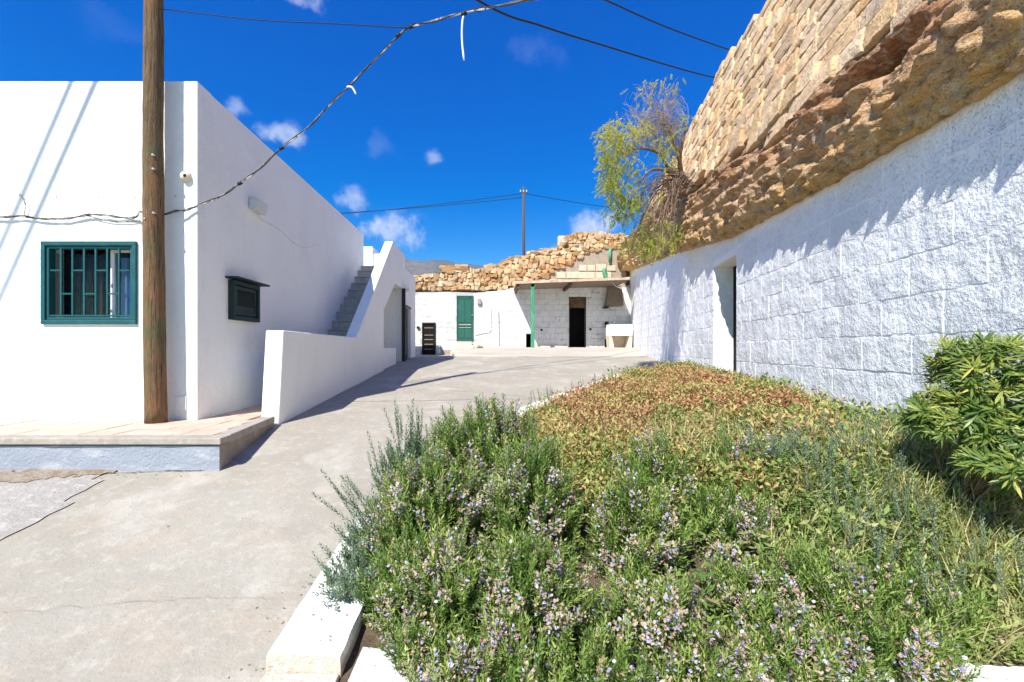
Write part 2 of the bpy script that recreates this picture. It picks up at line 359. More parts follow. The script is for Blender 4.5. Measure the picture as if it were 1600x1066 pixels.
class TP:
    def __init__(s): s.v = []; s.f = []; s.m = []; s.t = []
    def leaf(s, base, dr, L, w, mi=0, t=0, bend=0, up=Vector((0,0,1)), wide=.5, segs=1):
        base = Vector(base); dr = Vector(dr).normalized(); side = dr.cross(up)
        if side.length < 1e-3: side = Vector((1,0,0))
        side.normalize(); nrm = side.cross(dr).normalized()
        b = len(s.v)
        if segs == 1:
            mid = base+dr*L*wide-nrm*w*.25
            s.v += [base, mid+side*w/2, base+dr*L-nrm*bend*L, mid-side*w/2]; s.f.append((b,b+1,b+2,b+3)); s.m.append(mi); s.t.append(t)
        else:
            rows = []
            for i in range(segs+1):
                q = i/segs; ww = w*(.25+.75*math.sin(math.pi*min(1, q*.85+.12)))*(.12 if i == segs else 1)*(.5 if i == 0 else 1)
                c = base+dr*L*q-nrm*bend*L*q*q
                rows.append((c+side*ww/2, c-side*ww/2))
            for r in rows: s.v += [r[0], r[1]]
            for i in range(segs):
                s.f.append((b+2*i, b+2*i+2, b+2*i+3, b+2*i+1)); s.m.append(mi); s.t.append(t)
    def done(s): return (np.array([tuple(v) for v in s.v]), np.array(s.f), np.array(s.m), np.array(s.t))

# ------------------------------------------------------------------ ground
GY = [-400, -30, -6, 0, 1.7, 3.8, 5.0, 10.2, 12.7, 14.4, 2000]
GZ = [-4, -4, -2.45, -1.58, -1.33, -1.02, -.855, -.49, -.34, -.26, -.26]
def gz(y):
    return sum(np.interp(y+o, GY, GZ) for o in (-.35, 0, .35))/3
def WL(s): return 2.33+.193*s               # the whitewashed wall's line x = WL(y)
WN = Vector((-.982, .1895, 0)); WT = Vector((.1895, .982, 0))
def WP(s, p, z): return Vector((WL(s), s, z))+WN*p

xs = sorted(set([-1500,-400,-100,-40,-20,-12,-10]+[round(-8+.25*i,3) for i in range(73)]+[14,20,40,100,400,1500]))
ys = sorted(set([-400,-100,-40,-20,-12,-8]+[round(-6+.25*i,3) for i in range(106)]+[24,30,60,150,400,1000,2000]))
mb = MB(); nx = len(xs)
for y in ys:
    for x in xs: mb.v.append((x, y, float(gz(y))+.012*nz(x, y, 0, .9)))
for j in range(len(ys)-1):
    for i in range(nx-1): mb.f.append((j*nx+i, j*nx+i+1, (j+1)*nx+i+1, (j+1)*nx+i)); mb.mi.append(0)
ground = mb.build('ground', M['concrete'], smooth=True, kind='structure')
def gsurf(x, y):                             # same bilinear surface as the sheet
    import bisect
    i = max(1, min(len(xs)-1, bisect.bisect(xs, x))); j = max(1, min(len(ys)-1, bisect.bisect(ys, y)))
    x0, x1, y0, y1 = xs[i-1], xs[i], ys[j-1], ys[j]; a = (x-x0)/(x1-x0); b = (y-y0)/(y1-y0)
    h = lambda X, Y: float(gz(Y))+.012*nz(X, Y, 0, .9)
    return (h(x0,y0)*(1-a)+h(x1,y0)*a)*(1-b)+(h(x0,y1)*(1-a)+h(x1,y1)*a)*b
def g2(u, v):                                # picture bearing -> point on the ground
    d = 2.
    for _ in range(60):
        d = d*.5+.5*(-float(gz(d))/max(1e-3, (v-545)/711))
    return (u-763)/711*d, d
def sheet(name, outline, lift, m, step=.09):
    """flat irregular sheet lying on the ground: grid cells inside the outline, jittered edge"""
    P = outline; mbx = MB(); idx = {}
    def inside(x, y):
        c = False; j = len(P)-1
        for i in range(len(P)):
            if (P[i][1] > y) != (P[j][1] > y) and x < (P[j][0]-P[i][0])*(y-P[i][1])/(P[j][1]-P[i][1])+P[i][0]: c = not c
            j = i
        return c
    x0 = min(p[0] for p in P); x1 = max(p[0] for p in P); y0 = min(p[1] for p in P); y1 = max(p[1] for p in P)
    for i in range(int((x1-x0)/step)+1):
        for j in range(int((y1-y0)/step)+1):
            cx, cy = x0+(i+.5)*step, y0+(j+.5)*step
            if not inside(cx+.05*nz(cx,cy,3,6), cy+.05*nz(cx,cy,9,6)): continue
            q = []
            for a, b in ((i,j),(i+1,j),(i+1,j+1),(i,j+1)):
                if (a,b) not in idx:
                    X, Y = x0+a*step+.03*nz(a,b,1.5,.7), y0+b*step+.03*nz(a,b,7.5,.7)
                    idx[(a,b)] = len(mbx.v); mbx.v.append((X, Y, gsurf(X, Y)+lift))
                q.append(idx[(a,b)])
            mbx.f.append(tuple(q)); mbx.mi.append(0)
    return mbx.build(name, m, smooth=True, kind='structure')
a = g2(150, 752); b = g2(0, 852)
sheet('concrete_patch', [(-9,3.74),(-9,b[1]-1.0),(b[0]-1.2,b[1]-.32),b,(g2(60,815)),(g2(115,780)),a,(g2(140,742)),(-4.2,3.74)], .007, M['patch'])
sheet('dirt_strip', [(-6.5,3.79),(-6.5,3.55),(-4.0,3.5),(-3.5,3.62),(-3.1,3.74),(-3.1,3.79)], .012, M['dirt'], .05)
def crack(pts, w, m, name='crack'):
    out = []
    for i in range(len(pts)-1):
        (x0,y0),(x1,y1) = pts[i], pts[i+1]; n = max(2, int(math.hypot(x1-x0,y1-y0)/.03))
        for k in range(n): out.append((x0+(x1-x0)*k/n, y0+(y1-y0)*k/n))
    mbx = MB()
    for i, (x, y) in enumerate(out):
        jx = .03*nz(x,y,2,7)+.012*nz(x,y,5,30); jy = .03*nz(x,y,8,7)+.012*nz(x,y,1,30)
        ww = w*(.25+.9*abs(nz(x,y,4,11))+.3*random.random())
        for sgn in (-1, 1): mbx.v.append((x+jx, y+jy+sgn*ww, gsurf(x+jx, y+jy+sgn*ww)+.010))
        if i: mbx.f.append((2*i-2,2*i-1,2*i+1,2*i)); mbx.mi.append(0)
    return mbx.build(name, m, kind='structure')
crack([g2(0,958), g2(60,960), g2(110,950), g2(200,943), g2(262,940), g2(300,936), g2(440,938)], .0014, M['hair'])

crack([g2(-300,738.5), g2(60,741), g2(150,741), g2(340,735)], .007, M['crack'])

# ------------------------------------------------------------------ terrace
TZ = -.75
ter = thing('terrace', 'raised terrace of terracotta pavers with concrete coping along the white house', 'terrace', (-5, 4.3, -1.02), kind='structure')
edge = lambda y: -2.245-(y-3.8)*.11
m1 = MB(); m1.prism_z([(-9.2,3.84),(edge(3.84)-.04,3.84),(edge(5.2)-.04,5.2),(-2.545,5.25),(-2.545,7.6),(-9.2,7.6)], -1.5, TZ-.02); m1.build('slab', M['grout'], ter)
m1 = MB(); n = 70                             # painted front riser, uneven face
for i in range(n+1):
    x = -9.2+(edge(3.8)+9.2)*i/n
    for j in range(5):
        z = -1.12+(TZ-.06+1.12)*j/4; m1.v.append((x, 3.80-.012*nz(x,z,0,4)-.006*nz(x,z,3,14)-(.02 if j == 0 else 0), z))
for i in range(n):
    for j in range(4): m1.f.append((i*5+j,(i+1)*5+j,(i+1)*5+j+1,i*5+j+1)); m1.mi.append(0)
m1.build('riser', M['riser'], ter, smooth=True)
m1 = MB(); n = 16
for i in range(n+1):
    y = 3.80+1.26*i/n
    for j in range(4): z = -1.15+(TZ-.06+1.15)*j/3; m1.v.append((edge(y)+.008*nz(y,z,2,5), y, z))
for i in range(n):
    for j in range(3): m1.f.append((i*4+j,(i+1)*4+j,(i+1)*4+j+1,i*4+j+1)); m1.mi.append(0)
m1.build('side_face', M['sidecon'], ter, smooth=True)
x = -9.2                                       # coping pieces
while x < -2.5:
    w = min(random.uniform(1.8, 2.6), edge(3.8)-.005-x+.03)
    m1 = MB(); m1.box(x, x+w-.003, 3.775, 3.93, TZ-.048, TZ+.004+random.uniform(0,.003)); m1.build('coping', M['coping'], ter, bevel=.008); x += w
m1 = MB(); m1.prism_z([(edge(3.94)-.11,3.936),(edge(3.94)+.025,3.936),(edge(5.02)+.025,5.02),(edge(5.02)-.11,5.02)], TZ-.065, TZ+.006); m1.build('coping', M['coping'], ter, bevel=.008)
tv = []
for k in range(5):
    m1 = MB(); m1.box(-.5,.5,-.5,.5,0,1); me = bpy.data.meshes.new('tile'); me.from_pydata(m1.v, [], m1.f); me.materials.append(M['tile']); tv.append(me)
ts = .295
def tile(x0, x1, y0, y1):
    o = place('tile', random.choice(tv), ter, ((x0+x1)/2, (y0+y1)/2, TZ-.02), (random.uniform(-.004,.004), random.uniform(-.004,.004), random.uniform(-.006,.006)),
              (x1-x0-.010, y1-y0-.010, .02+random.uniform(-.002,.003)))
x = -7.4
while x < -2.4:
    for j in range(3):
        y0 = 3.935+j*.289; y1 = y0+.289
        x1 = min(x+ts, edge(y0+.15)-.115)
        if x1-x > .07: tile(x, x1, y0, y1)
    x += ts
for j in range(10):
    y0 = 4.802+j*.289
    for x0, x1 in ((-3.06,-2.80),(-2.80,-2.56)):
        tile(x0, x1, y0, y0+.289)

# ------------------------------------------------------------------ white house
HT = 2.82
house = thing('white_house', 'white flat roofed house with outside stair and green barred window', 'house', (-6, 8, -.75))
def holed_wall(m1, P0, U, Nn, u0, u1, v0, v1, th, holes, topf=None):
    """wall sheet with thickness in plane (U, z); outer face at P0, inner at P0+Nn*th"""
    us = sorted({u0, u1}|{h[0] for h in holes}|{h[1] for h in holes}); 
    if topf: us = sorted(set(us)|{round(u0+(u1-u0)*i/40, 4) for i in range(41)})
    vs = sorted({v0, v1}|{h[2] for h in holes}|{h[3] for h in holes})
    P0 = Vector(P0); U = Vector(U); Nn = Vector(Nn)
    def pt(u, v, k):
        vv = v if (v < v1-1e-6 or not topf) else topf(u)
        return P0+U*u+Vector((0,0,vv))+Nn*(th*k)
    solid = {}
    for i in range(len(us)-1):
        for j in range(len(vs)-1):
            cu, cv = (us[i]+us[i+1])/2, (vs[j]+vs[j+1])/2
            solid[i,j] = not any(h[0] < cu < h[1] and h[2] < cv < h[3] for h in holes)
    for (i,j), ok in solid.items():
        if not ok: continue
        a, b, c, d = us[i], us[i+1], vs[j], vs[j+1]
        m1.add([pt(a,c,0),pt(b,c,0),pt(b,d,0),pt(a,d,0)], [(0,1,2,3)]); m1.add([pt(a,c,1),pt(b,c,1),pt(b,d,1),pt(a,d,1)], [(3,2,1,0)])
        for (di,dj,q) in ((-1,0,((a,c),(a,d))),(1,0,((b,d),(b,c))),(0,-1,((b,c),(a,c))),(0,1,((a,d),(b,d)))):
            if not solid.get((i+di,j+dj), False):
                m1.add([pt(*q[0],0),pt(*q[1],0),pt(*q[1],1),pt(*q[0],1)], [(0,1,2,3)])
m1 = MB()
holed_wall(m1, (0,4.8,0), (1,0,0), (0,1,0), -9.4, -3.07, -1.2, HT, .24, [(-4.70,-3.70,.257,1.128)])
m1.build('front_wall', M['plaster'], house)
m1 = MB(); m1.prism_x([(4.803,-1.2),(17.5,-1.2),(17.5,2.0),(12.55,2.0),(11.2,2.0),(11.2,HT),(4.803,HT)], -3.30, -3.067)
m1.build('side_wall', M['plaster'], house, bevel=.018, seg=3)
m1 = MB(); m1.box(-3.44,-3.195,12.55,17.5,2.003,HT); m1.build('parapet', M['plaster'], house, bevel=.015)
m1 = MB(); m1.box(-9.4,-9.2,5.04,17.5,-1.2,HT); m1.box(-9.2,-3.3,17.3,17.5,-1.2,HT); m1.build('rear_wall', M['plaster'], house)
m1 = MB(); m1.box(-9.2,-3.3,5.04,17.3,1.85,1.99); m1.build('roof', M['step'], house)
# room behind the window
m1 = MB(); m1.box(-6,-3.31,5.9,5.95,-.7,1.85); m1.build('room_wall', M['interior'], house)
# outer stair wall with porch opening and doorway
X1, X0 = -2.34, -2.545
m1 = MB()
m1.prism_x([(5.03,-1.3),(10.2,-1.3),(10.2,.86),(11.45,1.64),(12.58,1.66),(12.58,-1.3),(12.9,-1.3),(12.9,1.2),(13.75,1.2),(13.75,-1.3),(14.6,-1.3),
            (14.6,2.28),(12.8,2.28),(12.8,2.63),(11.17,2.63),(8.08,.20),(5.2,.21)], X0, X1)
m1.build('stair_wall', M['plaster'], house, bevel=.016, seg=3)
m1 = MB(); m1.box(-3.19,X0-.002,12.6,12.8,2.003,2.63); m1.build('landing_parapet', M['plaster'], house, bevel=.012)
m1 = MB(); m1.box(-3.064,X0-.002,11.22,12.6,1.84,2.0); m1.build('landing', M['step'], house)
m1 = MB(); m1.prism_x([(7.5,-1.0),(10.19,.86),(11.45,1.64),(12.58,1.66),(12.58,1.83),(11.21,1.83),(7.5,-.80)], -3.062, X0-.003); m1.build('soffit', M['plaster'], house)
for q in ((10.0,10.18,-1.2,.7),(12.60,12.8,-1.2,1.83)):
    m1 = MB(); m1.box(-3.062,X0-.003,*q); m1.build('porch_wall', M['plaster'], house)
m1 = MB(); m1.box(-3.062,X0-.003,14.4,14.6,-1.2,2.1); m1.box(-3.062,X0-.003,12.803,14.6,2.1,2.28); m1.build('store_wall', M['plaster'], house)
n = 15
for i in range(n):
    y0 = 7.43+(11.2-7.43)/n*i; z1 = TZ+(2.0-TZ)/n*(i+1)
    m1 = MB(); m1.box(-3.064,X0-.002,y0,y0+.40 if i < n-1 else 11.215,z1-.215,z1-(0 if i<n-1 else .003))
    st = m1.build('step', M['step'], house, bevel=.008)
    if i < n-1:
        m1 = MB(); m1.box(-3.062,X0-.004,y0-.022,y0+.22,z1+.001,z1+.024); m1.build('tread', M['step'], st, bevel=.006)
m1 = MB(); m1.box(-2.80,-2.40,10.35,11.85,-1.0,.02); m1.build('bench', M['plaster'], house, bevel=.012)
m1 = MB(); m1.box(-2.48,-2.44,12.9,13.75,-.4,1.2); d = m1.build('door', M['black'], house)
m1 = MB(); m1.box(-2.36,-2.32,12.88,12.93,-.38,1.23); m1.box(-2.36,-2.32,12.93,13.75,1.2,1.24); m1.build('door_frame', M['blackmetal'], d)
m1 = MB(); m1.box(-2.38,-2.28,12.50,12.56,-.40,1.66); m1.build('post', M['blackmetal'], house, bevel=.01)
m1 = MB(); m1.tube([(X1-.01,12.97,1.70),(X1+.03,12.97,1.70),(X1+.09,12.97,1.68)], [.075,.085,.03], 14); m1.build('porch_lamp', M['plastic'], house, smooth=True)
m1 = MB(); m1.box(X1-.0,X1+.16,12.35,12.62,1.655,1.71); m1.build('lintel_drip', M['plaster'], house)

# front window
win = MB()
x0, x1, z0, z1 = -4.70, -3.70, .257, 1.128
def frame_ring(m, xa, xb, za, zb, w, y0, y1):
    m.box(xa,xb,y0,y1,zb-w,zb); m.box(xa,xb,y0,y1,za,za+w); m.box(xa,xa+w,y0,y1,za+w,zb-w); m.box(xb-w,xb,y0,y1,za+w,zb-w)
frame_ring(win, x0, x1, z0, z1, .045, 4.772, 4.86)
frame_ring(win, x0+.045, x1-.045, z0+.045, z1-.045, .028, 4.79, 4.87)
wf = win.build('window', M['green'], house, bevel=.006)
gx0, gx1, gz0, gz1 = x0+.073, x1-.073, z0+.083, z1-.073
m1 = MB(); m1.box(gx0+.001, gx1-.001, 4.795, 4.815, gz0, gz0+.017); m1.build('rail', M['green'], wf)
nb = 7
for i in range(1, nb):
    x = gx0+(gx1-gx0)*i/nb
    m1 = MB(); m1.box(x-.009, x+.009, 4.793, 4.811, gz0+.0175, gz1-.001); m1.build('bar', M['green'], wf)
for i in range(nb):
    xa = gx0+(gx1-gx0)*i/nb+.0095; xb = gx0+(gx1-gx0)*(i+1)/nb-.0095
    z = gz0+(gz1-gz0)*(.68 if i % 2 == 0 else .335)
    m1 = MB(); m1.box(xa, xb, 4.795, 4.809, z-.008, z+.008); m1.build('crossbar', M['green'], wf)
m1 = MB(); xs0 = gx0+(gx1-gx0)*.625
m1.box(xs0, xs0+.042, 4.93, 4.96, z0+.03, z1-.05); m1.box(xs0+.042, x1-.02, 4.93, 4.96, z0+.03, z0+.066); m1.box(xs0+.042, x1-.02, 4.93, 4.96, z1-.085, z1-.05)
m1.build('sash', M['white'], wf)
m1 = MB(); m1.box(xs0+.012, xs0+.026, 4.92, 4.93, .66, .70); m1.build('latch', M['steel'], wf)
m1 = MB(); m1.box(x0+.001, x1-.001, 4.945, 4.95, z0+.07, z1-.09); m1.build('pane', M['glass'], wf)
def curtain(xa, xb, y, mm, za=z0+.03, zb=z1-.13):
    m1 = MB(); n = 46
    for i in range(n+1):
        x = xa+(xb-xa)*i/n; yy = y+.018*math.sin(i*1.1)+.01*math.sin(i*.43+1)
        m1.v += [(x,yy,za),(x,yy,zb)]
        if i: m1.f.append((2*i-2,2*i,2*i+1,2*i-1)); m1.mi.append(0)
    return m1.build('curtain', mm, wf, smooth=True)
curtain(xs0+.03, x1+.06, 5.01, M['curtainblue']); curtain(x0+.17, xs0+.0, 5.04, M['curtainbrown'])
for zz in (.42, .965): m1 = MB(); m1.tube([(x0+.115,5.045,zz),(x0+.115,5.05,zz)], .006, 8); m1.build('stud', M['steel'], wf)
# shuttered side window (x = -3.067)
m1 = MB()
ya, yb, za, zb = 5.36, 5.98, .345, .815; xo = -3.067
def ring_x(m, y0, y1, z0, z1, w, xa, xb):
    m.box(xa,xb,y0,y1,z1-w,z1); m.box(xa,xb,y0,y1,z0,z0+w); m.box(xa,xb,y0,y0+w,z0+w,z1-w); m.box(xa,xb,y1-w,y1,z0+w,z1-w)
ring_x(m1, ya, yb, za, zb, .05, xo, xo+.07); m1.box(xo, xo+.012, ya+.05, yb-.05, za+.05, zb-.05)
sh = m1.build('shutter', M['shutter'], house, bevel=.004)
m1 = MB(); ring_x(m1, ya+.06, yb-.06, za+.06, zb-.06, .045, xo+.013, xo+.05); m1.box(xo+.013, xo+.045, ya+.105, yb-.105, za+.105, za+.17); m1.build('leaf_frame', M['shutter'], sh, bevel=.003)
nl = 10
for i in range(nl):
    z = za+.18+(zb-za-.30)*i/(nl-1)
    m1 = MB(); m1.add([(xo+.048,ya+.106,z-.008),(xo+.048,yb-.106,z-.008),(xo+.018,yb-.106,z+.014),(xo+.018,ya+.106,z+.014),
                       (xo+.044,ya+.106,z-.012),(xo+.044,yb-.106,z-.012),(xo+.014,yb-.106,z+.010),(xo+.014,ya+.106,z+.010)],
                      [(0,1,2,3),(7,6,5,4),(0,4,5,1),(3,2,6,7),(0,3,7,4),(1,5,6,2)])
    m1.build('slat', M['louvre'], sh)
m1 = MB(); m1.box(xo, xo+.15, ya-.06, yb+.10, zb+.012, zb+.032); m1.build('window_hood', M['shutter'], house)
# flood lamp on side wall with its wire
m1 = MB(); ly, lz = 5.92, 1.86
m1.add([(xo,ly-.10,lz-.07),(xo+.10,ly-.10,lz-.085),(xo+.10,ly+.16,lz-.085),(xo,ly+.16,lz-.07),(xo,ly-.10,lz+.09),(xo+.13,ly-.10,lz+.06),(xo+.13,ly+.16,lz+.06),(xo,ly+.16,lz+.09)],
       [(0,3,2,1),(4,5,6,7),(0,1,5,4),(1,2,6,5),(2,3,7,6),(3,0,4,7)])
fl = m1.build('wall_lamp', M['plastic'], house, bevel=.012)
m1 = MB(); m1.box(xo+.02,xo+.11,ly-.115,ly-.10,lz-.06,lz+.05); m1.build('lamp_cover', M['plastic'], fl, bevel=.005)
def on_side(u, v): d = 3.067*711/(763-u); return Vector((xo+.008, d, (545-v)/711*d))
m1 = MB(); m1.tube(spline([on_side(401,336), on_side(410,345), on_side(430,355), on_side(446,368), on_side(462,382), on_side(478,387), on_side(491,384)], 6), .005, 6); m1.build('lamp_wire', M['white'], fl, smooth=True)
# junction on the front, meter plate
def on_front(u, v, off=0): return Vector(((u-763)/148.1, 4.8-off, (545-v)/148.1))
c = on_front(292, 277)
m1 = MB(); m1.tube([c, c-Vector((0,.02,0)), c-Vector((0,.045,0))], [.058,.055,.045], 14, wob=.04); jb = m1.build('junction_box', M['sand'], house, smooth=True)
m1 = MB(); m1.tube([c+Vector((.008,-.046,0)), c+Vector((.008,-.048,0))], .018, 10); m1.build('hole', M['black'], jb)
m1 = MB(); m1.box(-3.29,-3.18,4.788,4.8,-.645,-.50); m1.build('cover_plate', M['plaster'], house, bevel=.004)
for u, v in ((88,307),(154,308),(211,308),(256,308),(40,318),(275,307)):
    c = on_front(u, v); m1 = MB(); m1.tube([c, c-Vector((0,.012,0))], .006, 6); m1.build('wall_plug', M['steel'], house)
m1 = MB(); m1.tube(spline([on_front(32,308,.01), on_front(38,306,.04), on_front(44,320,.03), on_front(41,338,.02)], 5), .004, 5); m1.build('hook_wire', M['wcable'], house)

# ------------------------------------------------------------------ near utility pole and cables
pole = thing('utility_pole', 'tall weathered wooden pole standing on the terrace against the white house', 'pole', (-3.40, 4.62, TZ))
pts = []; rad = []
for i in range(60):
    z = TZ+(6.5-TZ)*i/59; pts.append((-3.395-.004*z+.006*nz(0,0,z,1.5)-.010*math.sin(z*.9), 4.635+.004*nz(3,0,z,1.5), z)); rad.append(.098-.0030*(z-TZ)+.003*nz(9,0,z,3))
m1 = MB(); m1.tube(pts, rad, 26, wob=.02); m1.build('shaft', M['wood'], pole, smooth=True)
def at_pole(dx, z, r=.092): return Vector((-3.40+dx, 4.635-math.sqrt(max(0, r*r-dx*dx)), z))
for dx, z in ((.045,1.94),(.047,1.80),(.05,1.36),(-.03,1.30)):
    m1 = MB(); c = at_pole(dx, z); m1.tube([c+Vector((0,.01,0)), c-Vector((0,.012,0))], .011, 8); m1.build('bolt', M['steel'], pole)
for zz in (5.05, 5.58): m1 = MB(); m1.tube([(-3.50,4.655,zz),(-3.40,4.50,zz),(-3.25,4.60,zz)], .018, 6); m1.build('bracket', M['steel'], pole)
def cable(name, pts, r, m, label, n=10, cat='cable', group=None, k=6):
    mc = MB(); mc.tube(spline(pts, n), r, k); return tag(mc.build(name, m, smooth=True), label, cat, group)
def sagged(a, b, s, n=9): 
    a = Vector(a); b = Vector(b); return [a.lerp(b, t)-Vector((0,0,4*s*t*(1-t))) for t in [i/n for i in range(n+1)]]
cable('service_cable', sagged((-3.45,4.56,5.06), (-14,-4.2,5.1), .12), .021, M['cable'], 'lower black service cable leaving the pole top, casting the right shadow line', 4)
cable('service_cable', sagged((-3.45,4.60,5.60), (-14,-4.3,5.7), .12), .021, M['cable'], 'upper black service cable leaving the pole top, casting the left shadow line', 4)
# overhead cables going to the cliff
cable('overhead_cable', [(-3.35,4.6,5.62), pix(745,0,8.5), pix(850,42,10), pix(955,75,12), pix(1050,104,14), pix(1110,120,15.5), pix(1190,136,18)], .022, M['cable'], 'thick black cable descending across the sky to the cliff top', 8)
cable('overhead_cable', [(-3.35,4.6,5.9), pix(800,-62,8), pix(945,0,10), pix(1040,42,12), pix(1140,78,14.5), pix(1230,104,18)], .019, M['cable'], 'upper black cable reaching the cliff beside the top of the picture', 8)
# slack bundle on the facade and across to the right
fb = [on_front(u, v, .03) for u, v in ((-140,336),(0,340),(40,340),(75,343),(105,344),(140,337),(180,340),(215,341))]
fb += [Vector((-3.52,4.62,1.385)), on_front(262,339,.07), on_front(285,332,.06), on_front(306,326,.03)]
free = [pix(340,309,4.74), pix(375,287,4.68), pix(400,268,4.62), pix(440,232,4.52), pix(480,200,4.44), pix(515,165,4.36), pix(545,135,4.3), pix(590,90,4.15), pix(622,56,4.05),
        pix(643,42,4.0), pix(680,32,3.9), pix(740,17,3.75), pix(800,5,3.6), pix(860,-6,3.5), pix(960,-40,3.3), pix(1100,-160,3.0)]
cb = thing('slack_cable', 'slack weathered wire bundle crossing the white facade and looping up into the sky', 'cable', tuple(fb[0]))
path = spline(fb+free, 10)
for q, (rr, off, ph, mm) in enumerate([(.0065,.0,0,'wcable'),(.0048,.012,1.3,'cable'),(.0036,.010,3.1,'wcable')]):
    mc = MB(); pp = []
    for i, p in enumerate(path):
        a = i*.33+ph
        loose = 1+.9*max(0, nz(i*.07, q*3.3, 0))
        pp.append(p+Vector((0, -abs(math.cos(a))*off*.5, math.sin(a)*off*loose)))
    mc.tube(pp, rr, 5); mc.build('strand', M[mm], cb, smooth=True)
for u, v, d in ((440,232,4.52),(545,135,4.3),(622,56,4.05),(643,42,4.0),(725,22,3.78),(375,287,4.68),(750,15,3.74)):
    c = pix(u, v, d); mc = MB(); mc.tube([c+Vector((-.02,0,-.008)), c+Vector((.02,0,.012))], .017, 7); mc.build('tie', M['cable'], cb, smooth=True)
mc = MB(); mc.tube(spline([pix(542,136,4.29), pix(549,136,4.28), pix(553,141,4.28), pix(556,147,4.28)], 5), .009, 6); mc.build('loose_end', M['white'], cb, smooth=True)
mc = MB(); mc.tube(spline([pix(724,25,3.78), pix(722,40,3.78), pix(722,65,3.78), pix(725,94,3.78)], 5), .0085, 6); mc.build('loose_end', M['white'], cb, smooth=True)
cable('stay_wire', [(-3.33,4.6,3.44), pix(400,31,4.5), pix(520,37,4.3), pix(640,44,4.0)], .0055, M['cable'], 'hair thin stay wire holding the slack bundle against the blue sky', 5, k=4)
mc = MB()
mc.tube(spline([on_front(138,338,.02), on_front(180,347,.02), on_front(222,346,.02)], 5), .005, 5); tag(mc.build('thin_wire', M['wcable'], smooth=True), 'short thin wire sagging under the bundle above the barred window', 'wire')

# ------------------------------------------------------------------ whitewashed block wall on the right
def zt(s): return float(np.interp(s, [-4,2.4,3,4.1,6.8,11,20], [1.40,1.42,1.44,1.48,1.64,2.26,3.38]))
def zb(s): return float(np.interp(s, [-4,3.1,3.9,5.2,9.2,14,20.5], [2.30,2.36,2.47,2.58,3.35,4.25,4.9]))
def ztop(s): return float(np.interp(s, [-4,2,7,9.7,12.4,16,21], [5.1,5.2,5.45,5.8,5.35,5.2,5.3]))
D0, D1, DZ0, DZ1 = 6.64, 7.75, -.50, 1.38
bw = thing('whitewashed_wall', 'long whitewashed concrete block wall under the rock cliff with a dark doorway', 'wall', (WL(6), 6, -.5))
m1 = MB(); K = 1/.982
holed_wall(m1, (0,0,0), (0,0,0), (0,0,0), 0, 1, 0, 1, 0, []) ; m1 = MB()
segs = sorted(set([round(-4+.4*i, 3) for i in range(61)]+[D0, D1]))
for a, b in zip(segs[:-1], segs[1:]):
    if b > 20.05: break
    spans = [(-1.6, zt(a)+.12, zt(b)+.12)] if not (D0 <= (a+b)/2 <= D1) else [(DZ1, zt(a)+.12, zt(b)+.12)]
    for z0, z1a, z1b in spans:
        m1.add([WP(a,-.008,z0),WP(b,-.008,z0),WP(b,-.008,z1b),WP(a,-.008,z1a),WP(a,-.32,z0),WP(b,-.32,z0),WP(b,-.32,z1b),WP(a,-.32,z1a)],
               [(3,2,1,0),(4,5,6,7),(0,1,5,4)])
m1.add([WP(D0,-.012,-1),WP(D0,-.32,-1),WP(D0,-.32,DZ1),WP(D0,-.012,DZ1)], [(0,1,2,3)])
m1.add([WP(D1,-.012,-1),WP(D1,-.32,-1),WP(D1,-.32,DZ1),WP(D1,-.012,DZ1)], [(3,2,1,0)])
m1.build('mortar_core', M['smoothwhite'], bw)
m1 = MB(); m1.add([WP(D0-.2,-.33,-1.2),WP(D1+.2,-.33,-1.2),WP(D1+.2,-.33,1.6),WP(D0-.2,-.33,1.6)], [(0,1,2,3)]); m1.build('door', M['black'], bw)
m1 = MB(); m1.add([WP(D0,.0,-1),WP(D1,.0,-1),WP(D1,-.33,-1),WP(D0,-.33,-1),WP(D0,.0,DZ0),WP(D1,.0,DZ0),WP(D1,-.33,DZ0),WP(D0,-.33,DZ0)], [(4,5,6,7),(0,1,5,4)]); m1.build('sill', M['platform'], bw)
def block_mesh(name, nu, nv, rough, m, seed):
    """unit block: x -.5.. .5 along, z -.5.. .5, front face at y=0 bulging to -y (towards viewer); depth .05"""
    m1 = MB(); idx = {}
    for i in range(nu+1):
        for j in range(nv+1):
            u, v = i/nu-.5, j/nv-.5; e = min(1, 5*min(.5-abs(u), (.5-abs(v))*.6))
            y = .0018*(1-e)+rough*nz(u*3, v*2, seed*7.7, 1.2)+rough*.5*nz(u*3, v*2, seed*3.3, 4)
            rimv = (i in (0,nu)) or (j in (0,nv)); m1.v.append((u+(.012*nz(u*9,v*9,seed,1) if rimv else 0), y, v+(.05*nz(u*7,v*5,seed+3,1) if rimv else 0))); idx[i,j] = len(m1.v)-1
    for i in range(nu):
        for j in range(nv): m1.f.append((idx[i,j], idx[i+1,j], idx[i+1,j+1], idx[i,j+1])); m1.mi.append(0)
    rim = [idx[i,0] for i in range(nu+1)]+[idx[nu,j] for j in range(1,nv+1)]+[idx[i,nv] for i in range(nu-1,-1,-1)]+[idx[0,j] for j in range(nv-1,0,-1)]
    b = len(m1.v)
    for r in rim: x, y, z = m1.v[r]; m1.v.append((x*1.01, .014, z*1.02))
    n = len(rim)
    for i in range(n): m1.f.append((rim[i], b+i, b+(i+1)%n, rim[(i+1)%n])); m1.mi.append(0)
    me = bpy.data.meshes.new(name); me.from_pydata(m1.v, [], m1.f); me.materials.append(m)
    me.polygons.foreach_set('use_smooth', [True]*len(me.polygons)); me.set_sharp_from_angle(angle=math.radians(40)); return me
near_blocks = [block_mesh('block', 14, 7, .0040, M['oldwhite'], k) for k in range(14)]
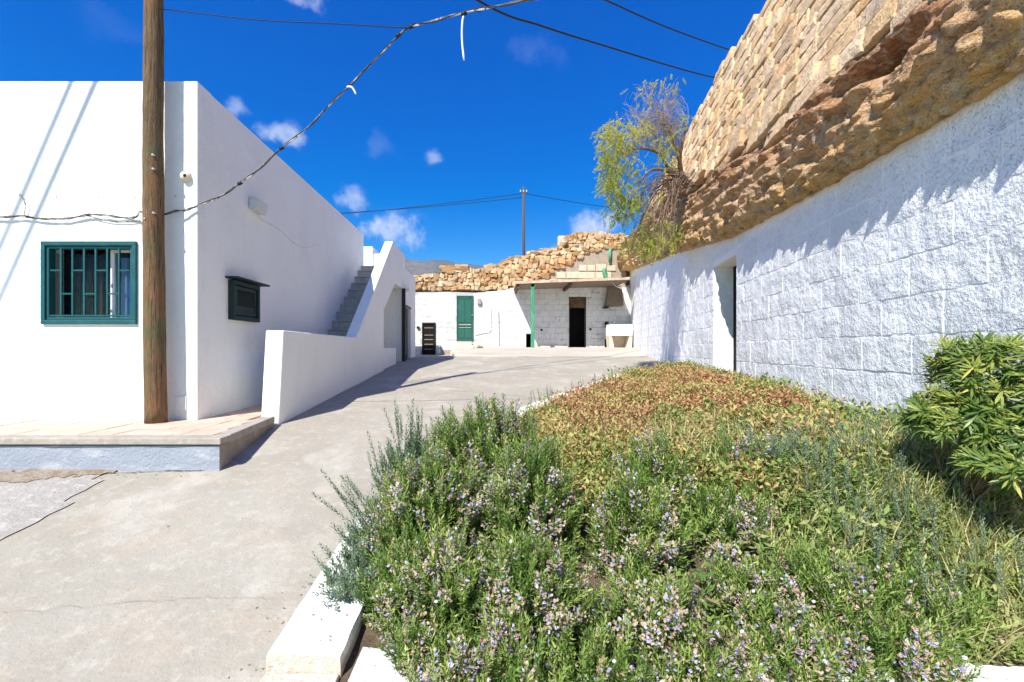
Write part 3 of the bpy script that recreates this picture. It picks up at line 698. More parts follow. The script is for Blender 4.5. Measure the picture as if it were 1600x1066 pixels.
wall_rot = math.atan2(WT.y, WT.x)                      # local x along the wall, local -y must face the yard
def rows(u0, u1, z0, z1, bwid, bh, holes, jitter=.0, start=0):
    z = z0; r = start
    while z < z1-.08:
        h = bh; iv = [(u0, u1)]
        for (a, b, c, d) in holes:
            if z+h*.5 > c and z+h*.5 < d:
                iv = [q for (p0, p1) in iv for q in ((p0, min(p1, a)), (max(p0, b), p1)) if q[1]-q[0] > .08]
        for (p0, p1) in iv:
            u = p0-(bwid*.5 if r % 2 else 0)
            while u < p1-.05:
                w = bwid*(1+random.uniform(-jitter, jitter)); a, b = max(u, p0), min(u+w, p1)
                if b-a > .09: yield (a, b, z, z+h)
                u += w
        z += h; r += 1
cnt = 0; stuff = MB()
for (a, b, c, d) in rows(.2*K, 19.9*K, -1.28, 3.4, .60, .275, [(D0*K, D1*K, DZ0-.1, DZ1)], .06):
    sa, sb = a/K, b/K; sm = (sa+sb)/2
    if c > zt(sm)-.12 or d < -.95 and sm > 4: continue
    d = min(d, zt(sm)+.06)
    if d-c < .08: continue
    pr = -.0040+random.uniform(-.0015, .0020)
    if sm < 9.5:
        P = WP(sm, pr, (c+d)/2)
        # local x must run so that local -y = WN : local x = direction with -y facing yard
        o = place('block', random.choice(near_blocks), bw, P, (0, random.uniform(-.004,.004), wall_rot+math.pi), (b-a-.022*random.uniform(.6,1.3), 1, d-c-.02*random.uniform(.6,1.3)))
        o.rotation_euler = (0, random.uniform(-.006,.006), math.atan2(-WT.y, -WT.x)); cnt += 1
    else:
        e = .008
        q = [WP(sa+e,pr,c+e),WP(sb-e,pr,c+e),WP(sb-e,pr,d-e),WP(sa+e,pr,d-e),WP(sa+e,-.03,c+e),WP(sb-e,-.03,c+e),WP(sb-e,-.03,d-e),WP(sa+e,-.03,d-e)]
        stuff.add(q, [(3,2,1,0),(0,1,5,4),(2,3,7,6),(1,2,6,5),(3,0,4,7)])
stuff.build('far_blocks', M['smoothwhite'], bw, kind='stuff')

# ------------------------------------------------------------------ cliff
def rock_p(s, f, z):
    """protrusion of the rock face at height fraction f between wall top (0) and masonry foot (1)"""
    base = np.interp(f, [0,.12,.35,.55,.75,.9,1], [.10,.14,.16,.12,.07,.0,-.08])
    base += np.interp(s, [16,18.5,20.5], [0,.25,.5])*(1-abs(f-.4))
    fine = 1.0 if s < 10 else 1.5
    w = Vector((s*.9, z*2.6+.15*s, 0))
    n1 = mnoise.noise(w*1.1)*.075+mnoise.noise(w*2.7+Vector((5,0,3)))*.06
    strata = mnoise.noise(Vector((s*.35, (z-.08*s)*9, 1)))*.055
    rg = -abs(mnoise.noise(Vector((s*2.2, z*5, 4))))*.09-abs(mnoise.noise(Vector((s*1.1+z, z*4.5, 14))))*.10+.025
    sm = -abs(mnoise.noise(Vector((s*4, z*9, 2))))*.11+mnoise.noise(Vector((s*7, z*15, 8)))*.040+mnoise.noise(Vector((s*20, z*30, 8)))*.022+.03
    p = base+(n1+strata+rg)*min(1, .6+f*2)*fine+sm
    p -= .50*math.exp(-((s-3.62-.6*(z-2.2))/.42)**2-((z-2.20-.16*(s-3.62))/.10)**2)
    p += .12*math.exp(-((s-3.6)/.5)**2-((z-2.05)/.07)**2)
    p -= .22*math.exp(-((s-5.6)/.5)**2-((z-zb(s)+.12)/.09)**2)
    p -= .25*math.exp(-((s-9.3)/.8)**2-((z-zb(s)+.1)/.14)**2)
    return p
sv = list(np.arange(-4, 1.8, .12))+list(np.arange(1.8, 6, .022))+list(np.arange(6, 10, .04))+list(np.arange(10, 20.81, .08))
NR = 62
m1 = MB(); band = []
colsN = None
for s in sv:
    s = float(s); z0, z1, z2 = zt(s), zb(s), ztop(s); col = []
    low = z0+.012*nz(s,0,0,3)+.02*nz(s,0,0,9)
    col.append((WP(s,-.34,z0+.10), 0.)); col.append((WP(s,-.02,low+.02), 0.))
    for r in range(NR+1):
        f = r/NR; z = low+(z1-low)*f; p = rock_p(s, f, z)
        if f < .03: p = min(p, .06+f*5)
        dz = .03*mnoise.noise(Vector((s*5, z*5, 20)))
        col.append((WP(s+.0, p, z+dz*(f > .02)), min(1, max(0, f*.9+.12*nz(s,z,0,1.2)))))
    for r in range(1, 12):
        q = r/11; z = z1+(z2-z1-.1)*q; col.append((WP(s, -.17-.22*(z-z1)+.05*nz(s,z,5,1.5), z), .95))
    for r, (back, up) in enumerate(((.15,.0),(.6,.05),(2,.2),(6,.6),(14,1.0))):
        col.append((WP(s, -.17-.22*(z2-z1)-back, z2-.1+up+.08*nz(s,back,5,.9)), 1.))
    colsN = len(col)
    for P, t in col: m1.v.append(tuple(P)); band.append(t)
nS = len(sv)
for i in range(nS-1):
    for j in range(colsN-1):
        a = i*colsN+j; m1.f.append((a, a+1, a+colsN+1, a+colsN)); m1.mi.append(0)
# end cap
e = (nS-1)*colsN; cap = len(m1.v); c0 = WP(20.8, -5, -1); m1.v.append(tuple(c0)); band.append(.5)
for j in range(colsN-1): m1.f.append((e+j, e+j+1, cap)); m1.mi.append(0)
cl = m1.build('cliff', M['rock'], smooth=True, kind='structure')
at = cl.data.attributes.new('band', 'FLOAT', 'POINT'); at.data.foreach_set('value', band)

# masonry facing on top of the rock: rough cut blocks
def rough_stone(name, nu, nv, nd, amp, m, seed, rnd=.12):
    m1 = MB(); idx = {}
    def vid(i, j, k):
        if (i,j,k) not in idx:
            p = Vector((i/nu-.5, k/nd-.5, j/nv-.5)); q = p*2
            ax = [abs(q.x), abs(q.y), abs(q.z)]
            cnt_ = sum(1 for a in ax if a > .99)
            sc = 1-rnd*(.0 if cnt_ < 2 else (.55 if cnt_ == 2 else 1.0))
            p = Vector((p.x*sc, p.y*sc, p.z*sc))
            d = Vector((mnoise.noise(q*1.3+Vector((seed*5.1,0,0))), mnoise.noise(q*1.3+Vector((0,seed*4.3,9))), mnoise.noise(q*1.3+Vector((3,0,seed*6.7)))))
            d2 = Vector((mnoise.noise(q*3+Vector((seed*2.1,0,0))), mnoise.noise(q*3+Vector((0,seed*2.3,9))), mnoise.noise(q*3+Vector((3,0,seed*2.7)))))
            idx[i,j,k] = len(m1.v); m1.v.append(tuple(p+d*amp+d2*amp*.5))
        return idx[i,j,k]
    for i in range(nu):
        for j in range(nv):
            m1.f.append((vid(i,j,0),vid(i+1,j,0),vid(i+1,j+1,0),vid(i,j+1,0)))
    for i in range(nu):
        for k in range(nd):
            m1.f.append((vid(i,0,k),vid(i,0,k+1),vid(i+1,0,k+1),vid(i+1,0,k))); m1.f.append((vid(i,nv,k),vid(i+1,nv,k),vid(i+1,nv,k+1),vid(i,nv,k+1)))
    for j in range(nv):
        for k in range(nd):
            m1.f.append((vid(0,j,k),vid(0,j+1,k),vid(0,j+1,k+1),vid(0,j,k+1))); m1.f.append((vid(nu,j,k),vid(nu,j,k+1),vid(nu,j+1,k+1),vid(nu,j+1,k)))
    me = bpy.data.meshes.new(name); me.from_pydata(m1.v, [], m1.f); me.materials.append(m)
    a = me.attributes.new('tint', 'FLOAT', 'FACE'); a.data.foreach_set('value', [(seed*.381) % 1]*len(m1.f))
    me.polygons.foreach_set('use_smooth', [True]*len(me.polygons)); me.set_sharp_from_angle(angle=math.radians(48 if nu > 3 else 26)); return me
fac = thing('stone_facing', 'leaning facing of rough buff stone blocks built on top of the rock cliff', 'stone wall', (WL(7)+.3, 7, 3))
ash = [rough_stone('stone', 8, 4, 2, .062, M['ashlar'], k+1, .07) for k in range(20)]
nst = 0; lean = math.atan(.22)
z = 2.28; r = 0
yaw = math.atan2(-WT.y, -WT.x)
while z < 5.95:
    h = random.uniform(.15, .27) if z > 2.9 else random.uniform(.22, .32)
    s = 1.7+random.uniform(0, .4)
    while s < 15.2:
        w = random.uniform(.28, .66)*(1 if s < 9 else 1.2)
        sm = s+w/2*.982; zz = z+.035*(sm-5)*0+.03*nz(sm,z,0,.8); base = zb(sm)
        if base-.02 < zz+h*.5 and zz+h*.7 < ztop(sm)+.03*math.sin(sm*3) and nst < 300:
            pr = -.13-.22*(zz+h/2-base)+random.uniform(-.012,.012)
            if zz < base+.2: pr += random.uniform(0,.07)
            o = place('stone', random.choice(ash), fac, WP(sm, pr-.11, zz+h/2), (0,0,0), (w*random.uniform(1.0,1.05), .30, h*random.uniform(.90,.99)))
            o.rotation_euler = (Matrix.Rotation(yaw, 3, 'Z') @ Matrix.Rotation(-lean, 3, 'X') @ Matrix.Rotation(random.uniform(-.035,.035), 3, 'Y')).to_euler()
            nst += 1
        s += w*.982
    z += h*.985; r += 1
print('facing stones', nst)

# ------------------------------------------------------------------ platform at the back and the outbuilding
BY = 19.5
m1 = MB()
poly = [(-1.45,17.2),(-1.15,15.6),(.2,14.9),(2.6,14.7),(5.05,14.7),(WL(14.7)-.02,14.7),(WL(19.5)-.02,19.5),(-1.45,19.5)]
nxp, nyp = 50, 24
def plat(x, y):
    ramp = np.interp(y, [14.7,15.6,17.4,19.6], [0,.10,.29,.31]); side = np.interp(x, [-1.5,-1.3,1], [.55,.85,1])
    return float(gz(y))+ramp*side+.006
for j in range(nyp+1):
    y = 14.6+(19.55-14.6)*j/nyp; xl = np.interp(y, [14.6,15.6,17.2,19.6], [.8,-1.1,-1.45,-1.45]); xr = WL(y)
    for i in range(nxp+1):
        x = xl+(xr-xl)*i/nxp; m1.v.append((x, y, plat(x, y)+.008*nz(x,y,0,2)))
for j in range(nyp):
    for i in range(nxp): a = j*(nxp+1)+i; m1.f.append((a,a+1,a+nxp+2,a+nxp+1)); m1.mi.append(0)
b = len(m1.v)
for j in range(nyp+1):
    x, y, zz = m1.v[j*(nxp+1)]; m1.v.append((x-.02, y, -.5))
for j in range(nyp): m1.f.append((j*(nxp+1), (j+1)*(nxp+1), b+j+1, b+j)); m1.mi.append(0)
m1.build('platform', M['platform'], smooth=True, kind='structure')
out = thing('outbuilding', 'low whitewashed outbuilding closing the end of the yard with green door and canopy', 'building', (1.5, BY, -.26))
def otop(x): return float(np.interp(x, [-3.6,-1.6,-.6,.6,1.1,7], [2.42,2.44,2.40,2.50,2.62,2.66]))
holes = [(-1.36,-.64,.32,2.27),(-2.84,-2.26,-.30,1.11),(3.46,4.19,.04,2.22),(1.62,1.90,.05,.64),(5.00,5.17,.90,1.16),(5.00,5.17,.05,.42)]
m1 = MB(); holed_wall(m1, (0,BY+.02,0), (1,0,0), (0,1,0), -3.9, 6.3, -.6, 2.66, .30, holes, otop); m1.build('wall', M['farmortar'], out)
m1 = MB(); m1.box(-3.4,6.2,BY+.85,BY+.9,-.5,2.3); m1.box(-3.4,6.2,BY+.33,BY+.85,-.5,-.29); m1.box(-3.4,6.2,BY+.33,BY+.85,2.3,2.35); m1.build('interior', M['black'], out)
fb_ = [block_mesh('block', 5, 3, .0040, M['farwhite'], 30+k) for k in range(8)]
for (a, b, c, d) in rows(-3.9, 6.15, -.32, 2.66, .50, .245, holes, .05):
    d = min(d, otop((a+b)/2)+.0)
    # clip against holes vertically
    for (ha, hb, hc, hd) in holes:
        if a < hb-.01 and b > ha+.01:
            if c < hd < d and c > hc: c = hd
            if c < hc < d: d = hc
    if d-c < .06: continue
    place('block', random.choice(fb_), out, ((a+b)/2, BY+.0165+random.uniform(-.003,.002), (c+d)/2), (0, random.uniform(-.008,.008), 0), (b-a-.012, 1, d-c-.014))
# plinth kerb along the base
m1 = MB(); m1.box(-.6,1.0,BY-.16,BY-.025,-.1,.12); m1.box(1.95,3.4,BY-.05,BY-.02,-.1,.12); m1.build('plinth', M['sand'], out, bevel=.01)
# green door
m1 = MB(); m1.box(-1.36,-.64,BY+.0,BY+.06,.33,2.27); gd = m1.build('door', M['greendoor'], out)
m1 = MB(); frame_ring(m1, -1.36, -.64, .325, 2.27, .05, BY-.03, BY+.0); m1.build('door_frame', M['greendoor'], gd, bevel=.005)
m1 = MB()
for (a, b, c, d) in ((-1.28,-1.02,1.12,2.06),(-.98,-.72,1.12,2.06),(-1.28,-.72,.95,1.04),(-1.28,-1.02,.45,.86),(-.98,-.72,.45,.86),(-1.24,-.76,2.13,2.2)): m1.box(a,b,BY-.015,BY-.001,c,d)
m1.build('door_panel', M['greendoor'], gd, bevel=.008)
m1 = MB(); m1.box(-1.26,-.74,BY-.022,BY-.0155,1.02,1.04); m1.box(-1.26,-.74,BY-.022,BY-.0155,.90,.915); m1.build('moulding', M['sand'], gd)
m1 = MB(); m1.tube([(-.69,BY-.03,1.43),(-.69,BY-.07,1.43)], .03, 10); m1.build('handle', M['steel'], gd)
m1 = MB(); m1.box(-1.42,-.70,BY-.22,BY-.02,.02,.30); m1.box(-1.46,-.62,BY-.42,BY-.22,-.05,.14); m1.build('doorstep', M['sand'], out, bevel=.02)
m1 = MB(); m1.tube([(-.52,BY-.25,.13),(-.40,BY-.25,.16),(-.28,BY-.25,.11)], [.08,.11,.06], 8, wob=.15); tag(m1.build('loose_stone', M['sand']), 'rounded pale stone lying beside the green door step', 'stone')
# slatted dark door
m1 = MB(); m1.box(-2.84,-2.26,BY+.01,BY+.04,-.30,1.11); sd = m1.build('cellar_door', M['black'], out)
m1 = MB(); frame_ring(m1, -2.84, -2.26, -.30, 1.11, .045, BY-.03, BY+.008); m1.build('frame', M['blackmetal'], sd)
for z in (-.03, .18, .38, .57, .88):
    m1 = MB(); m1.box(-2.74,-2.36,BY-.012,BY+.008,z,z+.022); m1.build('slat', M['bars'], sd)
# doorway
m1 = MB(); m1.box(3.47,4.18,BY+.05,BY+.09,1.75,2.22); m1.build('transom', M['interior'], out)
m1 = MB(); frame_ring(m1, 3.46, 4.19, -.2, 2.22, .035, BY+.02, BY+.10); m1.build('doorway_frame', M['blackmetal'], out)
# small fittings
m1 = MB(); m1.box(-.47,-.30,BY-.09,BY-.012,1.90,2.12); m1.build('meter_box', M['sidecon'], out, bevel=.008)
m1 = MB(); m1.tube([(.09,BY-.03,1.75),(.09,BY-.03,.80),(.0,BY-.03,.75),(-.58,BY-.03,.62)], .018, 6); m1.tube([(.0,BY-.03,.75),(.0,BY-.03,.0)], .015, 6); m1.build('pipe', M['smoothwhite'], out)
m1 = MB(); m1.tube([(.41,BY-.05,1.62),(.43,BY-.05,.14)], .028, 8); m1.build('conduit', M['farwhite'], out)
for (x, z) in ((2.28,.80),(4.37,.83),(-3.0,.9)):
    m1 = MB(); m1.tube([(x,BY-.02,z),(x,BY-.05,z)], .05 if x > 0 else .07, 9); m1.build('socket', M['blackmetal'], out)
# tap with bracket beside cellar door
m1 = MB(); m1.tube([(-2.18,BY-.01,.12),(-2.18,BY-.25,.12),(-2.02,BY-.25,.12),(-2.02,BY-.25,-.2)], .018, 6); m1.build('tap', M['blackmetal'], out)
m1 = MB(); m1.tube([(-2.11,BY-.35,-.25),(-2.11,BY-.35,-.02)], [.075,.095], 14); tag(m1.build('bucket', M['plastic'], smooth=True), 'small white bucket standing below the tap by the slatted cellar door', 'bucket')
m1 = MB(); m1.box(-1.98,-1.50,BY-.2,BY-.02,-.30,-.20); m1.box(-1.98,-1.42,BY-.12,BY-.02,-.2,-.05); m1.build('ledge', M['sidecon'], out, bevel=.02)
# canopy: irregular slab, green post
m1 = MB(); n = 24
for i in range(n+1):
    x = 1.08+(5.5-1.08)*i/n; z = 2.52+.16*i/n+.01*nz(x,0,0,3); y0 = 17.66+.05*nz(x,3,0,2)
    th = .10+.02*nz(x,7,0,3)
    m1.v += [(x,y0,z),(x,y0,z+th),(x,BY+.1,z+th+.02),(x,BY+.1,z)]
    if i:
        a = (i-1)*4; b = i*4
        for k in range(4): m1.f.append((a+k, b+k, b+(k+1)%4, a+(k+1)%4)); m1.mi.append(0)
m1.f += [(0,1,2,3),(n*4+3,n*4+2,n*4+1,n*4)]; m1.mi += [0,0]
cn = m1.build('canopy', M['canopy'], out)
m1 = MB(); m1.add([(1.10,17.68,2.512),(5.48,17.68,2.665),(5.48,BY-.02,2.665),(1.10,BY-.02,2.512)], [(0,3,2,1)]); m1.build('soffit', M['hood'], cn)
m1 = MB(); m1.box(1.12,1.20,17.75,19.48,2.36,2.515); m1.box(3.2,3.28,17.75,19.48,2.44,2.59); m1.build('beam', M['interior'], cn)
m1 = MB(); m1.box(1.66,1.80,17.72,17.80,float(plat(1.7,17.75))-.02,2.54); m1.box(1.64,1.82,17.72,17.86,2.40,2.53); m1.build('post', M['greenpost'], out, bevel=.012)
m1 = MB(); m1.tube([(4.85,17.9,2.62),(5.0,17.85,2.45),(5.2,17.85,2.37),(5.45,17.9,2.44),(5.6,18.0,2.5)], .012, 6); tag(m1.build('hanging_hose', M['white'], smooth=True), 'thin pale hose drooping from the right end of the canopy', 'hose')
# smoke hood
m1 = MB(); m1.add([(4.95,BY-.40,1.78),(5.68,BY-.40,1.80),(5.68,BY-.02,1.80),(4.95,BY-.02,1.78),(5.10,BY-.22,2.66),(5.66,BY-.22,2.66),(5.66,BY-.02,2.66),(5.10,BY-.02,2.66)],
                  [(0,3,2,1),(4,5,6,7),(0,1,5,4),(1,2,6,5),(2,3,7,6),(3,0,4,7)])
hd = m1.build('smoke_hood', M['hood'], out, bevel=.01)
m1 = MB(); m1.box(4.86,5.05,BY-.44,BY-.1,1.70,1.775); m1.build('hood_shelf', M['blackmetal'], hd)
# basin
sk = thing('wash_basin', 'white concrete wash basin on splayed cream supports in the corner of the yard', 'basin', (5.35, 18.6, .05))
m1 = MB(); m1.box(4.90,5.82,18.35,18.42,.52,.98); m1.box(4.90,5.82,18.9,18.98,.52,1.0); m1.box(4.90,4.97,18.42,18.9,.52,.98); m1.box(5.75,5.82,18.42,18.9,.52,.98); m1.box(4.97,5.75,18.42,18.9,.52,.58)
m1.build('basin', M['sinkwhite'], sk, bevel=.012)
m1 = MB(); m1.prism_y([(4.92,.0),(5.10,.0),(4.99,.518),(4.88,.518)], 18.38, 18.9); m1.build('support', M['sand'], sk, bevel=.01)
m1 = MB(); m1.prism_y([(5.62,.0),(5.80,.0),(5.83,.518),(5.70,.518)], 18.38, 18.9); m1.build('support', M['sand'], sk, bevel=.01)
m1 = MB(); m1.box(5.0,5.75,18.93,18.98,.0,.515); m1.build('back_panel', M['sand'], sk)
m1 = MB(); m1.tube(spline([(5.10,18.94,1.0),(5.10,18.94,1.10),(5.18,18.8,1.12),(5.2,18.72,1.05)], 4), .014, 6); m1.build('tap', M['steel'], sk)

# pale cut block courses and sloping render above the canopy
UY = 19.62
m1 = MB(); m1.prism_y([(1.1,2.6),(5.95,2.6),(5.95,4.65),(5.2,4.60),(3.6,3.80),(2.3,3.05)], UY+.03, UY+.35); m1.build('gable_core', M['greyrender'], out)
for (a, b, c, d) in [(2.35,2.95,2.74,3.0),(2.97,3.6,2.74,3.0),(3.62,4.3,2.74,3.0),(4.32,5.35,2.74,3.0),(2.95,3.35,3.03,3.32),(3.37,4.6,3.03,3.32),(4.62,5.3,3.03,3.32),(3.9,4.25,3.35,3.62),(4.27,4.62,3.35,3.62),(4.64,5.1,3.35,3.66),(5.12,5.5,3.35,3.6)]:
    m1 = MB(); pr = random.uniform(0,.02); m1.box(a+.008,b-.008,UY-pr,UY+.028,c+.008,d-.008); m1.build('cut_block', M['paleblock'], out, bevel=.012)
m1 = MB(); m1.tube([(5.23,UY-.08,4.30),(5.22,UY-.08,3.72)], .055, 10); m1.tube(spline([(4.98,UY-.12,3.42),(4.97,UY-.16,3.2),(5.10,UY-.2,2.92),(5.22,UY-.22,2.70)], 5), .085, 10); m1.build('downpipe', M['greenpost'], out, smooth=True)

# ------------------------------------------------------------------ dry stone wall above
ds = thing('dry_stone_wall', 'dry stone retaining wall of yellow stones rising above the outbuilding', 'stone wall', (0, 19.8, 2.4))
def dtop(x): return float(np.interp(x, [-4.2,-2.6,-1.9,-1.2,.0,1.1,2.7,3.15,3.5,4.6,5.6,6.2], [3.12,3.20,3.22,3.48,3.62,3.98,4.42,4.50,4.98,5.05,4.95,5.0]))
def dbot(x): return float(np.interp(x, [-4.2,-1,.4,1.1,2.3,3.6,5.2,6.2], [2.42,2.44,2.50,2.66,3.02,3.72,4.35,4.4]))
m1 = MB(); xsn = np.linspace(-4.3, 6.2, 60)
for x in xsn:
    m1.v += [(x,19.84,2.3),(x,19.84+.1*0,dtop(x)-.08),(x,20.6,dtop(x)-.04),(x,20.6,2.3)]
for i in range(59):
    a, b = i*4, i*4+4
    for k in range(3): m1.f.append((a+k,b+k,b+k+1,a+k+1)); m1.mi.append(0)
m1.build('earth_core', M['joint'], ds)
rub = [rough_stone('stone', 3, 3, 2, .17, M['rubble'], k+41, .13) for k in range(20)]
# irregular packing by growing random cells: pack rectangles in shelf rows whose height wanders
nds = 0; z = 2.36
while z < 5.1:
    h0 = random.uniform(.15,.225); x = -4.2+random.uniform(0,.2)
    while x < 6.0:
        w = random.uniform(.15,.34); h = h0*random.uniform(.8,1.25); xm = x+w/2; zz = z+h0/2+random.uniform(-.025,.025)
        if zz+h/2 > dtop(xm): zz = dtop(xm)-h/2+random.uniform(0,.015)
        if zz-h*.4 > dbot(xm)-.05 and zz > z+h0*.1 and nds < 298:
            y = 19.74+random.uniform(-.03,.03)
            o = place('stone', random.choice(rub), ds, (xm, y, zz), (random.uniform(-.2,.2), random.uniform(-.3,.3), random.uniform(-.2,.2)), (w*1.06, .34, h*1.08)); nds += 1
        x += w*1.0
    z += h0*.97
for xm, w in ((-1.75,.62),(-1.15,.55)):
    place('stone', random.choice(rub), ds, (xm, 19.74, 3.42 if xm < -1.5 else 3.48), (0,.05,0), (w*1.1,.4,.34))
print('dry stones', nds)
# upper step of the wall has a whitish edge block
m1 = MB(); m1.box(3.02,3.32,19.62,19.95,4.35,4.88); m1.build('end_block', M['paleblock'], ds, bevel=.04)

# hillside behind the walls, mountain
m1 = MB(); hx = [-1500,-500,-150,-60,-30,-15,-10]+[round(-9+.5*i,2) for i in range(31)]+[10,20,60,150,500,1500]; hy = [20.55,21.5,23,26,32,45,70,120,250,600,1200,2200]
for y in hy:
    for x in hx:
        xx = max(-4, min(6, x)); z = (dtop(xx)-.15)*max(0, 1-(y-20.55)/70)+(3.2+.0*y)*min(1, (y-20.55)/70)
        if y > 22: z += .1*nz(x,y,0,.3)
        if y > 30: z = min(z, 3.3)
        m1.v.append((x, y, z))
n = len(hx)
for j in range(len(hy)-1):
    for i in range(n-1): m1.f.append((j*n+i,j*n+i+1,(j+1)*n+i+1,(j+1)*n+i)); m1.mi.append(0)
b = len(m1.v)
for x in hx: m1.v.append((x, 20.55, -1))
for i in range(n-1): m1.f.append((i+1, i, b+i, b+i+1)); m1.mi.append(0)
m1.build('hillside', M['hillside'], smooth=True, kind='structure')
m1 = MB(); mx = np.linspace(-2600, 1700, 130); my = np.linspace(900, 2600, 40)
for y in my:
    for x in mx:
        u = x/1500; ridge = np.interp(u*1500, [-2600,-1200,-600,-280,-170,-100,-40,20,140,400,1700], [190,260,300,298,292,280,268,258,232,170,60])
        f = math.sin(math.pi*min(1, max(0, (y-900)/1300)))**.8 if y < 2200 else 0
        m1.v.append((x, y, -5+ridge*f*(1+.0)+ (18*fbm(x*.004,y*.004,0,1,4) if 920 < y < 1500 else 0)*f*1.2))
for j in range(39):
    for i in range(129): m1.f.append((j*130+i,j*130+i+1,(j+1)*130+i+1,(j+1)*130+i)); m1.mi.append(0)
m1.build('mountain', M['scrub'], smooth=True, kind='structure')

# far utility pole and wires
fp = thing('far_utility_pole', 'slim dark distant pole with wires rising behind the dry stone wall', 'pole', (2.32, 30, 3.2))
m1 = MB(); m1.tube([(2.34,30,3.0),(2.32,30,10.66)], [.11,.08], 10); m1.build('shaft', M['farwood'], fp, smooth=True)
m1 = MB(); m1.box(2.05,2.6,29.93,30.0,10.25,10.32); m1.build('crossarm', M['farwood'], fp)
for dx in (-.2, 0, .2):
    m1 = MB(); m1.tube([(2.32+dx,29.95,10.32),(2.32+dx,29.95,10.45)], .035, 8); m1.build('insulator', M['plastic'], fp)
cable('distant_wire', sagged((2.12,29.95,10.2), pix(380,342,48), .35), .022, M['cable'], 'upper wire running left from the distant pole', 3, group=None, k=4)
cable('distant_wire', sagged((2.2,29.95,9.95), pix(380,337,42), .3), .022, M['cable'], 'lower wire running left from the distant pole', 3, k=4)
cable('distant_wire', sagged((2.5,29.95,10.2), pix(1100,338,40), .25), .02, M['cable'], 'wire running right from the distant pole behind the pepper tree', 3, k=4)

# ------------------------------------------------------------------ planting bed
CP = [(-.87,1.77),(-.81,2.78),(-.36,4.1),(.72,5.9),(2.55,8.7),(4.1,9.95)]
def curb_x(y): return float(np.interp(y, [p[1] for p in CP], [p[0] for p in CP]))
def soil(x, y):
    xl = curb_x(y); xr = WL(y); v = min(1, max(0, (x-xl)/max(.01, xr-xl)))
    u = min(1, max(0, (y-1.65)/1.2)); u = u*u*(3-2*u)
    zc = float(gz(y))+float(np.interp(y,[3.5,4.6],[.04,-.02])); zw = float(np.interp(y, [2,3,5,9,10], [-.72,-.66,-.55,-.46,-.42])); zw = -1.24+(zw+1.24)*u
    return zc+(zw-zc)*v**.8+.03*nz(x,y,0,1.4)
m1 = MB(); ny, nxx = 60, 34
for j in range(ny+1):
    y = 1.66+(9.9-1.66)*(j/ny)**1.3; xl = curb_x(y)+.05; xr = WL(y)-.005
    for i in range(nxx+1): x = xl+(xr-xl)*i/nxx; m1.v.append((x, y, soil(x,y)))
for j in range(ny):
    for i in range(nxx): a = j*(nxx+1)+i; m1.f.append((a,a+1,a+nxx+2,a+nxx+1)); m1.mi.append(0)
m1.build('bed_soil', M['soil'], smooth=True, kind='structure')
# kerb of the bed: chunky painted concrete pieces
kb = thing('kerb', 'thick white painted concrete kerb round the planted bed', 'kerb', (-.8, 2.2, -1.3), kind='structure')
def kerb_piece(A, B, wa, wb, top_lift, gap=.006, nn=None):
    A = Vector((*A, 0)); B = Vector((*B, 0)); T = (B-A).normalized(); Nr = Vector((T.y, -T.x, 0))
    L = (B-A).length; nn = nn or max(3, int(L/.06)); m1 = MB()
    prof = [(0,-.5),(0,-.045),(.004,-.012),(.016,0),(.5,.003),(1-.016,0),(1-.004,-.012),(1,-.045),(1,-.5)]
    for i in range(nn+1):
        t = i/nn; P = A+T*(gap+(L-2*gap)*t); w = wa+(wb-wa)*t
        zt_ = float(gz(P.y))+top_lift
        for k, (q, dz) in enumerate(prof):
            jit = .006*nz(P.x*1, P.y*1, k, 9)+.004*nz(P.x, P.y, k*3., 30)
            m1.v.append(tuple(P+Nr*(q*w+jit*(1 if k < 4 or k > 4 else 0))+Vector((0,0,zt_+dz+jit*.6))))
    K_ = len(prof)
    for i in range(nn):
        for k in range(K_-1): a = i*K_+k; m1.f.append((a,a+K_,a+K_+1,a+1)); m1.mi.append(1 if k == 7 or (k == 0 and top_lift == .125) else 0)
    m1.f += [tuple(range(K_)), tuple(range(nn*K_, (nn+1)*K_))[::-1]]; m1.mi += [1, 1]
    return m1.build('kerb_block', [M['curb'], M['curbside']], kb)
kerb_piece((-.87,1.77), (-.82,2.74), .30, .28, .125)
kerb_piece((-.82,2.75), (-.38,4.07), .24, .22, .11)
kerb_piece((-.37,4.09), (.17,5.0), .20, .20, .14)
kerb_piece((.18,5.02), (.71,5.89), .20, .20, .14)
kerb_piece((.72,5.91), (1.62,7.28), .2, .2, .14)
kerb_piece((1.63,7.30), (2.55,8.7), .2, .2, .14)
kerb_piece((2.56,8.71), (3.98,9.87), .2, .2, .14)
def front_edge(x): return float(np.interp(x, [-.6,-.2,.3,1.2,2.2,2.8], [1.93,1.83,1.76,1.80,1.88,1.92]))
def front_kerb(x0, x1, y0, top):
    m1 = MB(); nn = max(3, int((x1-x0)/.08))
    prof = [(0,-.5),(0,-.05),(.004,-.012),(.02,0),(.5,.003),(.97,0),(1,-.02),(1,-.5)]
    for i in range(nn+1):
        x = x0+(x1-x0)*i/nn; y1 = front_edge(x)
        for k, (q, dz) in enumerate(prof):
            j_ = .010*nz(x, q, k, 7); m1.v.append((x, y0+(y1-y0)*q+j_, top+dz+j_*.5))
    K_ = len(prof)
    for i in range(nn):
        for k in range(K_-1): a = i*K_+k; m1.f.append((a,a+K_,a+K_+1,a+1)); m1.mi.append(1 if k in (0,6) else 0)
    m1.f += [tuple(range(K_)), tuple(range(nn*K_, (nn+1)*K_))[::-1]]; m1.mi += [1, 1]
    return m1.build('kerb_block', [M['curb'], M['curbside']], kb)
front_kerb(-.52, .30, 1.40, -1.235); front_kerb(.315, 1.25, 1.41, -1.235); front_kerb(1.265, 2.6, 1.43, -1.23)
